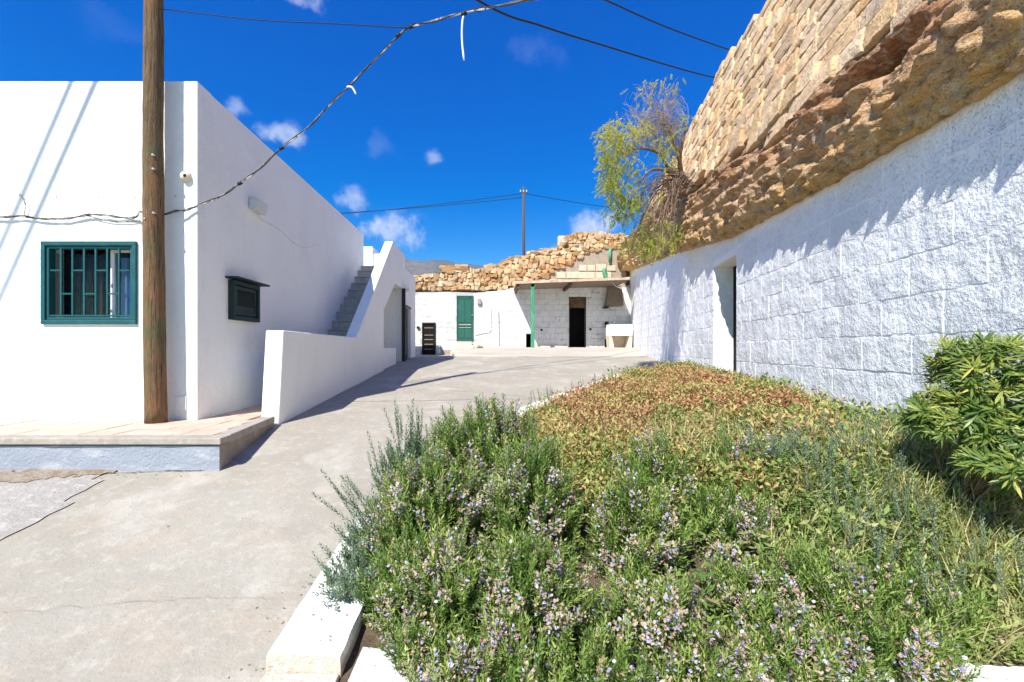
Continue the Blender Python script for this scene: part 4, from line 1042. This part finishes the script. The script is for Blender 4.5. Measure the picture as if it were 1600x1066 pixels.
m1 = MB(); m1.box(-.865,-.575,1.45,1.765,-1.7,-1.255); m1.build('kerb_block', M['curbside'], kb, bevel=.008)
for k in range(34):                              # dead leaves and crumbs on the kerb
    pass

# --- templates
def sprig(n=34, L=.024, w=.0042, H=.17, flower=0, seed=0, mi=0, wf=2.4):
    rnd = random.Random(seed); t = TP()
    t.leaf((0,0,0), (0.05,0,1), H, .004, 0, -.2); t.leaf((0,0,0), (0,0.05,1), H, .004, 0, -.2, up=Vector((1,0,0)))
    for i in range(n):
        q = (i+.5)/n; a = i*2.4+rnd.random()*.6; el = math.radians(rnd.uniform(25, 62)+q*14)
        t.leaf((0,0,H*(.06+.94*q)), (math.cos(a)*math.cos(el), math.sin(a)*math.cos(el), math.sin(el)), L*rnd.uniform(.75,1.15)*(1-.3*q), w, 0, rnd.uniform(-.12,.12)+.15*q)
    for i in range(flower):
        q = rnd.uniform(.42,.98); a = rnd.random()*6.28; r = rnd.uniform(.006,.014)
        c = Vector((math.cos(a)*r, math.sin(a)*r, H*q)); d = Vector((math.cos(a), math.sin(a), rnd.uniform(-.1,.9)))
        t.leaf(c, d, .014, .009, 1, rnd.uniform(-.3,.3)); t.leaf(c, d+Vector((.2,.3,.5)), .014, .008, 1, rnd.uniform(-.3,.3)); t.leaf(c, d+Vector((-.4,.3,.1)), .012, .008, 1, rnd.uniform(-.3,.3))
    if wf and flower:
        for i in range(int(flower*wf/3)):
            q = rnd.uniform(.5,1.0); a = rnd.random()*6.28; r = rnd.uniform(.010,.019)
            c = Vector((math.cos(a)*r, math.sin(a)*r, H*q)); o = Vector((math.cos(a), math.sin(a), .6))
            for k in range(3):
                d = o+Vector((rnd.uniform(-.9,.9), rnd.uniform(-.9,.9), rnd.uniform(-.6,.9)))
                t.leaf(c, d, .012, .0075, 2, rnd.uniform(-.3,.3), wide=.6)
    return t.done()
def weedling(n=14, L=.03, w=.018, H=.14, seed=0, spread=.5):
    rnd = random.Random(seed); t = TP()
    t.leaf((0,0,0), (.04,0,1), H, .004, 0, 0)
    for i in range(n):
        q = (i+.7)/n; a = i*2.4+rnd.random(); el = math.radians(rnd.uniform(-5, 60))
        r = spread*.03*rnd.random()
        t.leaf((math.cos(a)*r, math.sin(a)*r, H*q), (math.cos(a)*math.cos(el), math.sin(a)*math.cos(el), math.sin(el)), L*rnd.uniform(.6,1.15), w*rnd.uniform(.7,1.1), 0, rnd.uniform(-.15,.15), bend=.15)
    return t.done()
def tuft(n=9, H=.22, seed=0, w=.006):
    rnd = random.Random(seed); t = TP()
    for i in range(n):
        a = rnd.random()*6.28; lean_ = rnd.uniform(.05,.7)
        t.leaf((rnd.uniform(-.02,.02), rnd.uniform(-.02,.02), 0), (math.cos(a)*lean_, math.sin(a)*lean_, 1), H*rnd.uniform(.5,1.1), w, 0, rnd.uniform(-.15,.15), bend=rnd.uniform(0,.5), segs=3)
    return t.done()
T_plain = [sprig(38, .036, .0062, .20, flower=0, seed=k) for k in range(4)]
T_flow = [sprig(32, .033, .0058, .20, flower=7+2*k, seed=10+k, wf=5) for k in range(4)]
T_dry = [sprig(24, .026, .005, .19, flower=2, seed=20+k, wf=13) for k in range(3)]
T_spire = [sprig(46, .026, .0075, .26, 0, 30+k) for k in range(3)]
T_weed = [weedling(14, .030, .016, .13, 40+k) for k in range(4)]
T_cover = [weedling(12, .030, .015, .12, 50+k, 1.2) for k in range(4)]
T_broad = [weedling(9, .065, .036, .17, 60+k) for k in range(3)]
T_tuft = [tuft(9, .24, 70+k) for k in range(3)]

def mound_points(mounds, dens, allm, sparse=True, inner=.35):
    P = []; D = []
    for (c, r) in mounds:
        c = np.array(c); r = np.array(r); area = 2.4*math.pi*((r[0]*r[1]+r[0]*r[2]+r[1]*r[2])/3)
        k = int(dens*area*(1+inner)); v = rng.normal(size=(k, 3)); v /= np.linalg.norm(v, axis=1)[:, None]; v[:, 2] = np.where(v[:, 2] < -.25, -v[:, 2], v[:, 2])
        depth = np.where(rng.random(k) < inner/(1+inner), rng.uniform(.45,.8,k), rng.uniform(.80,1.0,k))
        nrm = v/r; nrm /= np.linalg.norm(nrm, axis=1)[:, None]
        lump = np.array([1+.26*mnoise.noise(Vector((q*3.2).tolist())+Vector(c.tolist())*5)+.10*mnoise.noise(Vector((q*7).tolist())+Vector(c.tolist())*3) for q in v])
        p = c+v*r*(depth*lump)[:, None]
        keep = np.array([mnoise.noise(Vector((q*2.6).tolist())*3.1+Vector(c.tolist())*7) > (-.10 if sparse else -9) for q in v])
        for (c2, r2) in allm:
            if tuple(c2) == tuple(c): continue
            keep &= (((p-np.array(c2))/np.array(r2))**2).sum(1) > .62
        keep &= np.array([q[2] > soil(q[0], q[1])-.03 if q[1] > front_edge(q[0]) else q[2] > -1.20 for q in p])
        p = p[keep]; nrm = nrm[keep]
        d = nrm*.5+np.array([0,0,.85])+rng.normal(0,.24,(len(p),3))
        P.append(p-d/np.linalg.norm(d,axis=1)[:,None]*.13); D.append(d)
    return np.concatenate(P), np.concatenate(D)
def pick(temps, P, D, sc, tint):
    which = rng.integers(0, len(temps), len(P)); out_ = []
    for k, t in enumerate(temps):
        m_ = which == k
        if m_.sum(): out_.append(scatter('', t, P[m_], D[m_], sc[m_], tint[m_], None))
    return out_
RM = [M['rosemary'], M['bloom'], M['calyx']]
groups = [
 ('large rosemary bush with pale blue flowers, the tallest one beside the grey-green shrub', [((.0,2.85,-.92),(.42,.36,.52)), ((-.30,2.45,-1.05),(.32,.29,.42)), ((.20,2.38,-1.02),(.27,.25,.47)), ((.14,3.15,-.95),(.34,.24,.36))]),
 ('rosemary bush spilling over the white front kerb near its left corner', [((-.20,1.98,-1.22),(.28,.22,.38)), ((.18,1.90,-1.20),(.24,.22,.37)), ((-.40,2.14,-1.2),(.18,.2,.22)), ((-.26,1.78,-1.26),(.16,.13,.15)), ((.02,1.66,-1.26),(.32,.14,.17)), ((.40,1.66,-1.26),(.2,.14,.15))]),
 ('upright rosemary bush with dense blue flowers in the middle of the bed', [((1.02,2.78,-1.0),(.25,.24,.40)), ((.74,2.28,-1.1),(.22,.22,.40)), ((.66,1.86,-1.24),(.23,.2,.28)), ((.78,1.64,-1.26),(.24,.13,.15))]),
 ('rosemary bush with blue flowers standing in front of the brown ground cover', [((1.58,2.88,-1.0),(.29,.26,.40)), ((1.30,2.42,-1.12),(.25,.22,.37)), ((1.14,2.05,-1.24),(.2,.2,.24))]),
 ('low spreading rosemary bush flowering over the right end of the front kerb', [((1.46,1.98,-1.22),(.27,.22,.27)), ((1.82,1.98,-1.22),(.24,.22,.22)), ((1.16,1.70,-1.27),(.25,.15,.18)), ((1.55,1.72,-1.27),(.26,.14,.17))]),
]
allm = [m_ for _, ms in groups for m_ in ms]
for lab, ms in groups:
    c0 = ms[0][0]; ro = thing('rosemary_bush', lab, 'shrub', (c0[0], c0[1], soil(c0[0], c0[1])), 'rosemary bushes in the planted bed')
    P, D = mound_points(ms, 1050, allm, inner=.12)
    cl_ = np.array([.5*mnoise.noise(Vector((p*4).tolist()))+.8*mnoise.noise(Vector((p*11).tolist())) for p in P])      # flowers come in drifts
    up = D[:, 2]/np.linalg.norm(D, axis=1)
    u = rng.random(len(P)); fl_ = (u < .17+.65*cl_) & (up > .2); dr = (~fl_) & (u < .32+.75*cl_) & (up > .15)
    pl_ = ~(fl_ | dr); sc = rng.uniform(.75,1.3,len(P)); tt = np.clip(.46+.20*cl_+rng.normal(0,.12,len(P)), 0, 1)
    packs = pick(T_plain, P[pl_], D[pl_], sc[pl_], tt[pl_])+pick(T_flow, P[fl_], D[fl_], sc[fl_], tt[fl_])+pick(T_dry, P[dr], D[dr], sc[dr], tt[dr])
    bake('foliage', packs, RM, ro)
    mbr = MB()
    for (c, r) in ms:
        for k in range(9):
            b0 = Vector((c[0]+random.uniform(-.06,.06), c[1]+random.uniform(-.06,.06), soil(c[0], max(1.7,c[1]))-.02)); a_ = random.random()*6.28; rr = random.uniform(.4,.85)
            b1 = Vector((c[0]+math.cos(a_)*r[0]*rr, c[1]+math.sin(a_)*r[1]*rr, c[2]+r[2]*random.uniform(-.2,.6)))
            mid = b0.lerp(b1, .5)+Vector((random.uniform(-.05,.05), random.uniform(-.05,.05), -.03))
            mbr.tube(spline([b0, mid, b1], 4), [.011-.0085*i/8 for i in range(9)], 5)
    mbr.build('stems', M['bark'], ro, kind='stuff')
# exposed woody fork in the gap
wf_ = thing('woody_branch', 'bare grey woody rosemary branch showing in the dark gap near the front kerb', 'branch', (.92, 2.05, -1.2))
mc = MB(); f0 = pix(1085,1000,1.95)
for q in ([f0+Vector((.02,0,-.15)), f0, pix(1062,965,1.98), pix(1050,925,2.0), pix(1035,905,2.0)], [pix(1062,965,1.98), pix(1068,935,2.0), pix(1085,915,1.98), pix(1105,935,1.95), pix(1125,945,1.9)], [pix(1050,925,2.0), pix(1065,905,2.0)],
          [pix(1110,1050,1.72), pix(1100,1010,1.80), pix(1110,985,1.85), pix(1085,960,1.9)], [pix(1250,975,1.85), pix(1190,995,1.85), pix(1150,1040,1.75), pix(1120,1040,1.72)]):
    n_ = len(q); mc.tube(spline(q, 5), [.012-.008*i/((n_-1)*5) for i in range((n_-1)*5+1)], 6, wob=.12)
mc.build('stem', M['twig'], wf_, smooth=True)
# grey-green shrub at the left with spires
gs = thing('grey_green_shrub', 'spiky grey-green shrub leaning over the white kerb at the left end of the bed', 'shrub', (-.5, 2.85, soil(-.5,2.85)))
ms = [((-.46,2.95,-.92),(.26,.26,.30)), ((-.58,2.55,-1.10),(.20,.24,.22)), ((-.62,2.20,-1.20),(.16,.2,.16)), ((-.18,3.35,-.85),(.24,.2,.26))]
P, D = mound_points(ms, 900, ms+[groups[0][1][0]], inner=.25)
packs = pick(T_plain, P, D, rng.uniform(.8,1.2,len(P)), rng.uniform(.2,.9,len(P)))
sp = []; sdn = []
for (u, v, d, n_) in ((632,690,2.95,5),(640,700,2.9,6),(600,750,2.8,6),(575,790,2.7,6),(690,700,3.2,6),(660,690,3.1,4),(560,800,2.65,4),(545,930,2.3,6),(530,960,2.2,6),(560,890,2.45,5),(715,690,3.3,4)):
    for k in range(n_):
        sp.append(pix(u+random.uniform(-16,16), v+random.uniform(-6,22), d)); lx = -.5 if u < 580 else -.12
        sdn.append((lx+random.uniform(-.25,.2), random.uniform(-.2,.2), 1 if u > 580 else .6))
packs += pick(T_spire, np.array([tuple(p) for p in sp]), np.array(sdn), rng.uniform(.7,1.15,len(sp)), rng.uniform(.3,.9,len(sp)))
bake('foliage', packs, [M['bluegreen'], M['bloom'], M['calyx']], gs)

# ground cover
def in_bed(n, y0, y1, margin=.06, w=None):
    P = []
    while len(P) < n:
        y = y0+(y1-y0)*random.random(); xl = curb_x(y)+(.20 if y < 4 else .27); xr = WL(y)-margin
        if w == 'wide': xl -= .14
        x = random.uniform(xl-(0 if y > 2.6 else 0), xr); P.append((x, y))
        if random.random() > (xr-xl)/4.2: P.pop()
    return P
def near_mound(x, y, z=None):
    for (c, r) in allm+ms:
        if ((x-c[0])/(r[0]*.8))**2+((y-c[1])/(r[1]*.8))**2 < 1: return True
    return False
packs = []; XY = [p for p in in_bed(15500, 2.5, 9.9, .03) if not near_mound(*p)]
XY = [p for p in XY if not (p[1] < 3.1 and p[0] > 1.9 and random.random() < .5)]
P = np.array([(x, y, soil(x,y)+.0+random.uniform(-.02,.05)+.06*max(0,nz(x,y,2,.8))) for x, y in XY])
D = np.column_stack([rng.normal(0,.25,len(P)), rng.normal(0,.25,len(P)), np.ones(len(P))])
tint = np.array([.36+.42*nz(x,y,0,1.1)+.22*nz(x,y,4,3.7)+.45*max(0,(3.9-y)/1.5)+.25*max(0,(y-7.5)/2.2)+.28*max(0, 1-abs(WL(y)-x)/.5) for x, y in XY])+rng.normal(0,.22,len(P))
packs += pick(T_cover, P, D, rng.uniform(.8,1.5,len(P))*np.array([1+.55*max(-.3,nz(x,y,7,3.2))+.35*nz(x,y,1,9) for x,y in XY]), np.clip(tint,0,1))
bake('ground_cover', packs, [M['cover']]); gc = bpy.data.objects['ground_cover']
tag(gc, 'low reddish and olive ground cover filling the planted bed', 'ground cover', kind='stuff')
# weeds: greener, taller, near right and along edges
XY = [p for p in in_bed(1500, 2.0, 4.3, .05) if p[0] > 1.2+random.uniform(-.4,.4) and not near_mound(*p)]
XY += [(random.uniform(.65,1.4), random.uniform(1.85,3.1)) for _ in range(160)]; XY = [p for p in XY if not near_mound(*p)]
XY += [(x, y) for x, y in in_bed(1500, 4.3, 9.8) if (WL(y)-x < .35 or x-curb_x(y) < .4 and random.random() < .4) and random.random() < .8]
P = np.array([(x, y, soil(x,y)-.01) for x, y in XY]); n_ = len(P)
D = np.column_stack([rng.normal(0,.22,n_), rng.normal(0,.22,n_), np.ones(n_)])
packs = pick(T_weed, P, D, rng.uniform(.9,1.9,n_), rng.uniform(.2,1,n_))
XY = [(random.uniform(1.5,2.75), random.uniform(1.78,3.9)) for _ in range(190)]; XY = [p for p in XY if not near_mound(*p) and p[0] < WL(p[1])-.06]
P = np.array([(x, y, soil(x,y)) for x, y in XY]); n_ = len(P); D = np.column_stack([rng.normal(0,.3,n_), rng.normal(0,.3,n_), np.ones(n_)])
packs += pick(T_broad, P, D, rng.uniform(.45,.9,n_), rng.uniform(.2,1,n_))
XY = [(random.uniform(1.5,2.8), random.uniform(1.76,3.6)) for _ in range(3600)]; XY = [p for p in XY if not near_mound(*p) and p[0] < WL(p[1])-.06]
P = np.array([(x, y, soil(x,y)) for x, y in XY]); n_ = len(P); D = np.column_stack([rng.normal(0,.3,n_), rng.normal(0,.3,n_), np.ones(n_)])
packs += pick(T_weed, P, D, rng.uniform(.6,1.25,n_), rng.uniform(0,1,n_))
o = bake('weeds', packs, [M['weed']]); tag(o, 'leafy green weeds growing between the bushes and the white wall', 'weeds', kind='stuff')
XY = [(random.uniform(1.3,2.8), random.uniform(1.76,3.8)) for _ in range(1500)]+[(random.uniform(2.15,2.75), random.uniform(2.0,2.9)) for _ in range(420)]+[(random.uniform(.3,1.2), random.uniform(3.0,3.9)) for _ in range(130)]
XY = [p for p in XY if not near_mound(*p) and p[0] < WL(p[1])-.06]
P = np.array([(x, y, soil(x,y)) for x, y in XY]); n_ = len(P); D = np.column_stack([rng.normal(0,.15,n_), rng.normal(0,.15,n_), np.ones(n_)])
packs = pick(T_tuft, P, D, rng.uniform(.5,1.2,n_), rng.uniform(0,1,n_))
o = bake('grass', packs, [M['straw']]); tag(o, 'straw and green grass blades among the weeds at the right of the bed', 'grass', kind='stuff')
# grey shoots
XY = [(random.uniform(1.7,2.7), random.uniform(1.85,3.3)) for _ in range(330)]+[(random.gauss(1.85,.09), random.gauss(2.75,.12)) for _ in range(120)]
XY = [p for p in XY if p[0] < WL(p[1])-.08]
P = np.array([(x, y, soil(x,y)+random.uniform(0,.08)) for x, y in XY]); n_ = len(P); D = np.column_stack([rng.normal(0,.2,n_), rng.normal(0,.2,n_), np.ones(n_)])
o = bake('grey_shoots', pick(T_spire, P, D, rng.uniform(.5,.95,n_), rng.uniform(.6,1.,n_)), [M['bluegreen'], M['bloom'], M['calyx']]); tag(o, 'upright silvery grey shoots scattered through the weeds', 'plants', kind='stuff')
# taller sprouts at the far edge of the bed and along the kerb
for (u, v, d, lab, cnt_) in ((1000,585,8.6,'leafy sprout patch at the far tip of the bed',60),(1205,592,4.9,'bright green sprouts at the foot of the white wall',26)):
    c = pix(u, v, d); P = np.array([(c.x+random.gauss(0,.3 if cnt_ > 30 else .13), d+random.gauss(0,.25), 0) for _ in range(cnt_)]); P = np.array([p for p in P if p[0] < WL(p[1])-.08])
    for p in P: p[2] = soil(p[0], p[1])+.08
    o = bake('sprouts', pick(T_broad, P, np.column_stack([rng.normal(0,.2,len(P)), rng.normal(0,.2,len(P)), np.ones(len(P))]), rng.uniform(.7,1.1,len(P)), rng.uniform(.4,1,len(P))), [M['weed']])
    tag(o, lab, 'plants', kind='stuff')
P = []; D = []
for k in range(60):
    y = random.uniform(4.0, 8.8); P.append((curb_x(y)+random.uniform(.1,.3), y, float(gz(y))+.08)); D.append((random.uniform(-.3,.1), random.uniform(-.2,.2), 1))
o = bake('kerb_weeds', pick(T_spire, np.array(P), np.array(D), rng.uniform(.5,1.0,60), rng.uniform(.2,.8,60)), [M['bluegreen'], M['bloom'], M['calyx']]); tag(o, 'thin weeds poking up along the inner edge of the kerb', 'weeds', kind='stuff')

# ------------------------------------------------------------------ glossy shrub on the right
gl = thing('glossy_shrub', 'shrub with whorls of long glossy yellow-green leaves against the white wall', 'shrub', (2.5, 2.3, soil(2.5,2.3)))
def whorl(seed, n=20, L=.105, w=.0145):
    rnd = random.Random(seed); t = TP()
    for i in range(n):
        a = i*2.4+rnd.random()*.4; el = math.radians(rnd.uniform(-12, 62)); LL = L*rnd.uniform(.7,1.1)
        t.leaf((0,0,rnd.uniform(-.02,.01)), (math.cos(a)*math.cos(el), math.sin(a)*math.cos(el), math.sin(el)), LL, w*rnd.uniform(.75,1.15), 0, rnd.choice([0,0,0,-.1,.15,-.45 if el < .3 else 0]), bend=rnd.uniform(.05,.3), segs=4)
    return t.done()
T_wh = [whorl(100+k) for k in range(5)]
P = []; D = []; stems = MB(); root = Vector((2.48, 2.42, soil(2.48,2.42)-.02))
cr = [((2.58,2.32,-.15),(.23,.30,.29)), ((2.68,2.05,-.20),(.25,.33,.30)), ((2.58,2.20,-.40),(.22,.27,.17)), ((2.44,2.36,-.36),(.18,.22,.20)), ((2.50,2.12,-.54),(.20,.24,.12))]
for (c, r) in cr:
    for k in range(125):
        v = rng.normal(size=3); v /= np.linalg.norm(v); v[2] = abs(v[2])*.95-.25 if random.random() < .8 else v[2]
        p = Vector(np.array(c)+v*np.array(r)*random.uniform(.72,1.02))
        if p.x > WL(p.y)-.13 or p.z < soil(p.x,p.y)+.1: continue
        P.append(tuple(p)); D.append(tuple(Vector(v)*.8+Vector((-.15,-.25,.6)))); 
        if random.random() < .09: mid = root.lerp(p, .55)+Vector((0,0,-.06)); stems.tube(spline([root, mid, p-Vector((0,0,.03))], 4), [.008-.0065*i/8 for i in range(9)], 5)
P = np.array(P); o = bake('foliage', pick(T_wh, P, np.array(D), rng.uniform(.62,1.0,len(P)), rng.uniform(.25,.95,len(P))), [M['whorl']], gl)
stems.build('stems', M['bark'], gl, kind='stuff')

# ------------------------------------------------------------------ pepper tree on the cliff
tr = thing('pepper_tree', 'wind-bent pepper tree with drooping green foliage and bare twigs growing out of the cliff', 'tree', tuple(WP(9.3,.1,3.35)))
R0 = WP(9.3,.02,3.38)
trunk = MB(); limbs = MB(); twigs = MB(); pinks = MB()
def limb(mbx, pts, r0, r1, k=6, n=6):
    q = spline(pts, n); mbx.tube(q, [r0+(r1-r0)*i/(len(q)-1) for i in range(len(q))], k, wob=.08); return q
main = limb(trunk, [R0+Vector((.1,0,-.05)), R0+Vector((-.12,0,.12)), pix(1062,255,9.2), pix(1066,225,9.1), pix(1075,190,9.0)], .06, .02, 8)
b1 = limb(trunk, [R0+Vector((-.1,0,.05)), pix(1045,262,9.1), pix(1030,240,9.0), pix(1000,232,8.8), pix(975,240,8.7)], .045, .014, 7)
b2 = limb(trunk, [R0+Vector((-.12,0,.12)), pix(1058,236,9.1), pix(1045,205,9.0), pix(1030,175,8.9)], .035, .01, 6)
b3 = limb(trunk, [R0+Vector((-.12,0,.08)), pix(1050,270,9.0), pix(1020,265,8.8), pix(1000,285,8.7), pix(985,315,8.7)], .04, .01, 6)
b4 = limb(trunk, [R0+Vector((-.08,0,0)), pix(1058,290,9.0), pix(1045,310,8.9), pix(1035,345,8.9), pix(1028,375,9.0)], .03, .008, 6)
trunk.build('trunk', M['bark'], tr, smooth=True)
for k in range(105):                                   # dry brown tangle falling from the crotch
    a0 = R0+Vector((random.uniform(-.25,.0), random.uniform(-.15,.1), random.uniform(-.1,.2)))
    u, v = random.uniform(985,1062), random.uniform(290,390)
    e = pix(u, v-(u-985)*.1, random.uniform(8.6,9.2)); mid = a0.lerp(e, .5)+Vector((random.uniform(-.2,.05), random.uniform(-.15,.15), random.uniform(.0,.42)))
    e2 = e+Vector((random.uniform(-.08,.08), 0, -random.uniform(.05,.3)))
    limb(twigs, [a0, mid, e, e2], random.uniform(.006,.013), .002, 3, 4)
twigs.build('dry_twigs', M['twig'], tr, kind='stuff')
for k in range(150):                                   # bare upper twigs
    src = random.choice(b2+main[8:]+b1[6:])
    u = random.gauss(1022,26); v = random.gauss(182,28)
    if u > 1075: u = 1060
    e = pix(u, max(134,v), random.uniform(8.6,9.3)); mid = src.lerp(e, .5)+Vector((random.uniform(-.12,.12), random.uniform(-.12,.12), random.uniform(-.1,.12)))
    limb(pinks, [src, mid, e], .0055, .0018, 3, 4)
    for j in range(3):
        f = mid.lerp(e, random.random()); limb(pinks, [f, f+Vector((random.uniform(-.12,.12), random.uniform(-.08,.08), random.uniform(-.04,.16))), f+Vector((random.uniform(-.2,.2), random.uniform(-.1,.1), random.uniform(-.1,.24)))], .0035, .0014, 3, 2)
pinks.build('bare_twigs', M['pinktwig'], tr, kind='stuff')
def strand(seed, L=.24):
    rnd = random.Random(seed); t = TP(); n = 14
    for i in range(n):
        q = (i+.5)/n; c = Vector((.02*math.sin(q*3), 0, L*q))
        for sgn in (-1, 1):
            a = rnd.random()*6.28
            t.leaf(c, (math.cos(a)*.75, math.sin(a)*.75, .75),   .060*rnd.uniform(.7,1.1), .013, 0, rnd.uniform(-.15,.15), bend=-.1)
    t.leaf((0,0,0), (0.02,0,1), L, .004, 0, 0)
    return t.done()
T_str = [strand(200+k) for k in range(4)]
P = []; TI = []
for (u, v, su, sv_, n_, tt) in ((965,225,16,16,60,.35),(952,265,9,22,70,.5),(962,300,12,22,80,.6),(975,250,14,18,50,.45),(1000,215,14,10,40,.35),(985,330,14,14,60,.75),(955,215,8,10,24,.3),
                               (1035,372,16,14,60,.4),(1005,385,16,12,50,.6),(1042,240,10,14,26,.5),(1050,150,10,10,8,.5),(1018,395,12,8,30,.35),(990,290,16,20,40,.5),(1068,205,6,14,12,.6),(1020,160,22,16,14,.4),(965,345,8,8,20,.8)):
    for k in range(int(n_*1.7)):
        d = random.uniform(8.4,9.3) if v < 340 else random.uniform(8.7,9.6)
        uu = max(938, random.gauss(u,su)); p = pix(uu, random.gauss(v-12,sv_), d)
        if p.x > WL(p.y)-.15: p.x = WL(p.y)-.15-random.random()*.3
        P.append(tuple(p)); TI.append(tt-.15+random.uniform(-.2,.2))
P = np.array(P); D = np.column_stack([rng.normal(-.15,.42,len(P)), rng.normal(0,.4,len(P)), -np.ones(len(P))*rng.uniform(.1,1.0,len(P))])
bake('foliage', pick(T_str, P, D, rng.uniform(.55,1.05,len(P)), np.array(TI)), [M['pepper']], tr)
# little plant on the dry stone wall
P = np.array([(-2.1+random.gauss(0,.1), 19.75, 3.18+random.uniform(0,.05)) for _ in range(18)]+[(3.35+random.gauss(0,.06), 19.55, 4.35) for _ in range(14)]); 
o = bake('wall_plants', pick(T_broad, P, np.column_stack([rng.normal(0,.4,len(P)), rng.normal(0,.3,len(P)), np.ones(len(P))]), rng.uniform(.6,1.1,len(P)), rng.uniform(.6,1,len(P))), [M['weed']])
tag(o, 'small green plants rooted in the dry stone wall', 'plants', kind='stuff')
HAZE = .00003
m = bpy.data.materials.new('haze_air'); m.use_nodes = True; m.node_tree.nodes.clear()
pv = m.node_tree.nodes.new('ShaderNodeVolumePrincipled'); pv.inputs['Density'].default_value = HAZE; pv.inputs['Color'].default_value = (.5,.7,1,1); pv.inputs['Anisotropy'].default_value = .2
mo = m.node_tree.nodes.new('ShaderNodeOutputMaterial'); m.node_tree.links.new(pv.outputs[0], mo.inputs['Volume'])
m1 = MB(); m1.box(-2700, 1800, -410, 2650, -12, 345); m1.build('haze', m, kind='stuff')
# fallen leaves and crumbs gathered along the edges of the yard
t_ = TP(); t_.leaf((0,0,0), (1,0,.10), .022, .011, 0, 0, bend=.25); T_fall = [t_.done()]
t_ = TP(); t_.leaf((0,0,0), (1,0,.25), .012, .009, 0, 0, bend=.1); T_fall.append(t_.done())
pk = []
P = []
for k in range(150):
    y = 1.8+abs(random.gauss(0,2.6)); x = curb_x(y)-abs(random.gauss(0,.10))-.01; P.append((x, y, gsurf(x,y)+.004))
for k in range(60):
    y = random.uniform(3.0,3.72); x = random.uniform(-4.4,-2.2); P.append((x, 3.73-abs(random.gauss(0,.05)), gsurf(x,3.7)+.014))
for k in range(70):
    x = random.uniform(-4.4,-2.45); y = random.choice([4.77,4.7,3.98,4.3]); P.append((x, y-abs(random.gauss(0,.04)), TZ+.008))
for k in range(45):
    x = random.uniform(-2.6,1.5); y = random.uniform(1.9,9); x = min(x, curb_x(y)-.1); P.append((x, y, gsurf(x,y)+.004))
for k in range(26):
    y = random.uniform(1.82,2.7); P.append((curb_x(y)+random.uniform(.04,.24), y, float(gz(y))+.134))
P = np.array(P); n_ = len(P); a_ = rng.uniform(0,6.28,n_)
# leaves lie flat: rotate template about z only
V0 = [t[0] for t in T_fall]; packs = []
for q in range(2):
    sel = np.arange(n_) % 2 == q; PP = P[sel]; aa = a_[sel]; sc = rng.uniform(.5,1.3,len(PP)); V, F, MI, TT = T_fall[q]
    c_, s_ = np.cos(aa), np.sin(aa); X = V[None,:,0]*c_[:,None]-V[None,:,1]*s_[:,None]; Y = V[None,:,0]*s_[:,None]+V[None,:,1]*c_[:,None]; Z = np.repeat(V[None,:,2], len(PP), 0)
    G = np.stack([X,Y,Z], 2)*sc[:,None,None]+PP[:,None,:]; FF = (F[None]+(np.arange(len(PP))*len(V))[:,None,None]).reshape(-1,4)
    packs.append((G.reshape(-1,3), FF, np.zeros(len(FF), int), np.zeros(len(FF))))
o = bake('fallen_leaves', packs, [M['rotleaf']]); tag(o, 'tiny dry leaves scattered along the kerb and the terrace foot', 'leaf litter', kind='stuff')
print('objects', len(bpy.data.objects), 'tris approx', sum(len(m.loop_triangles) if m.loop_triangles else len(m.polygons)*2 for m in bpy.data.meshes))
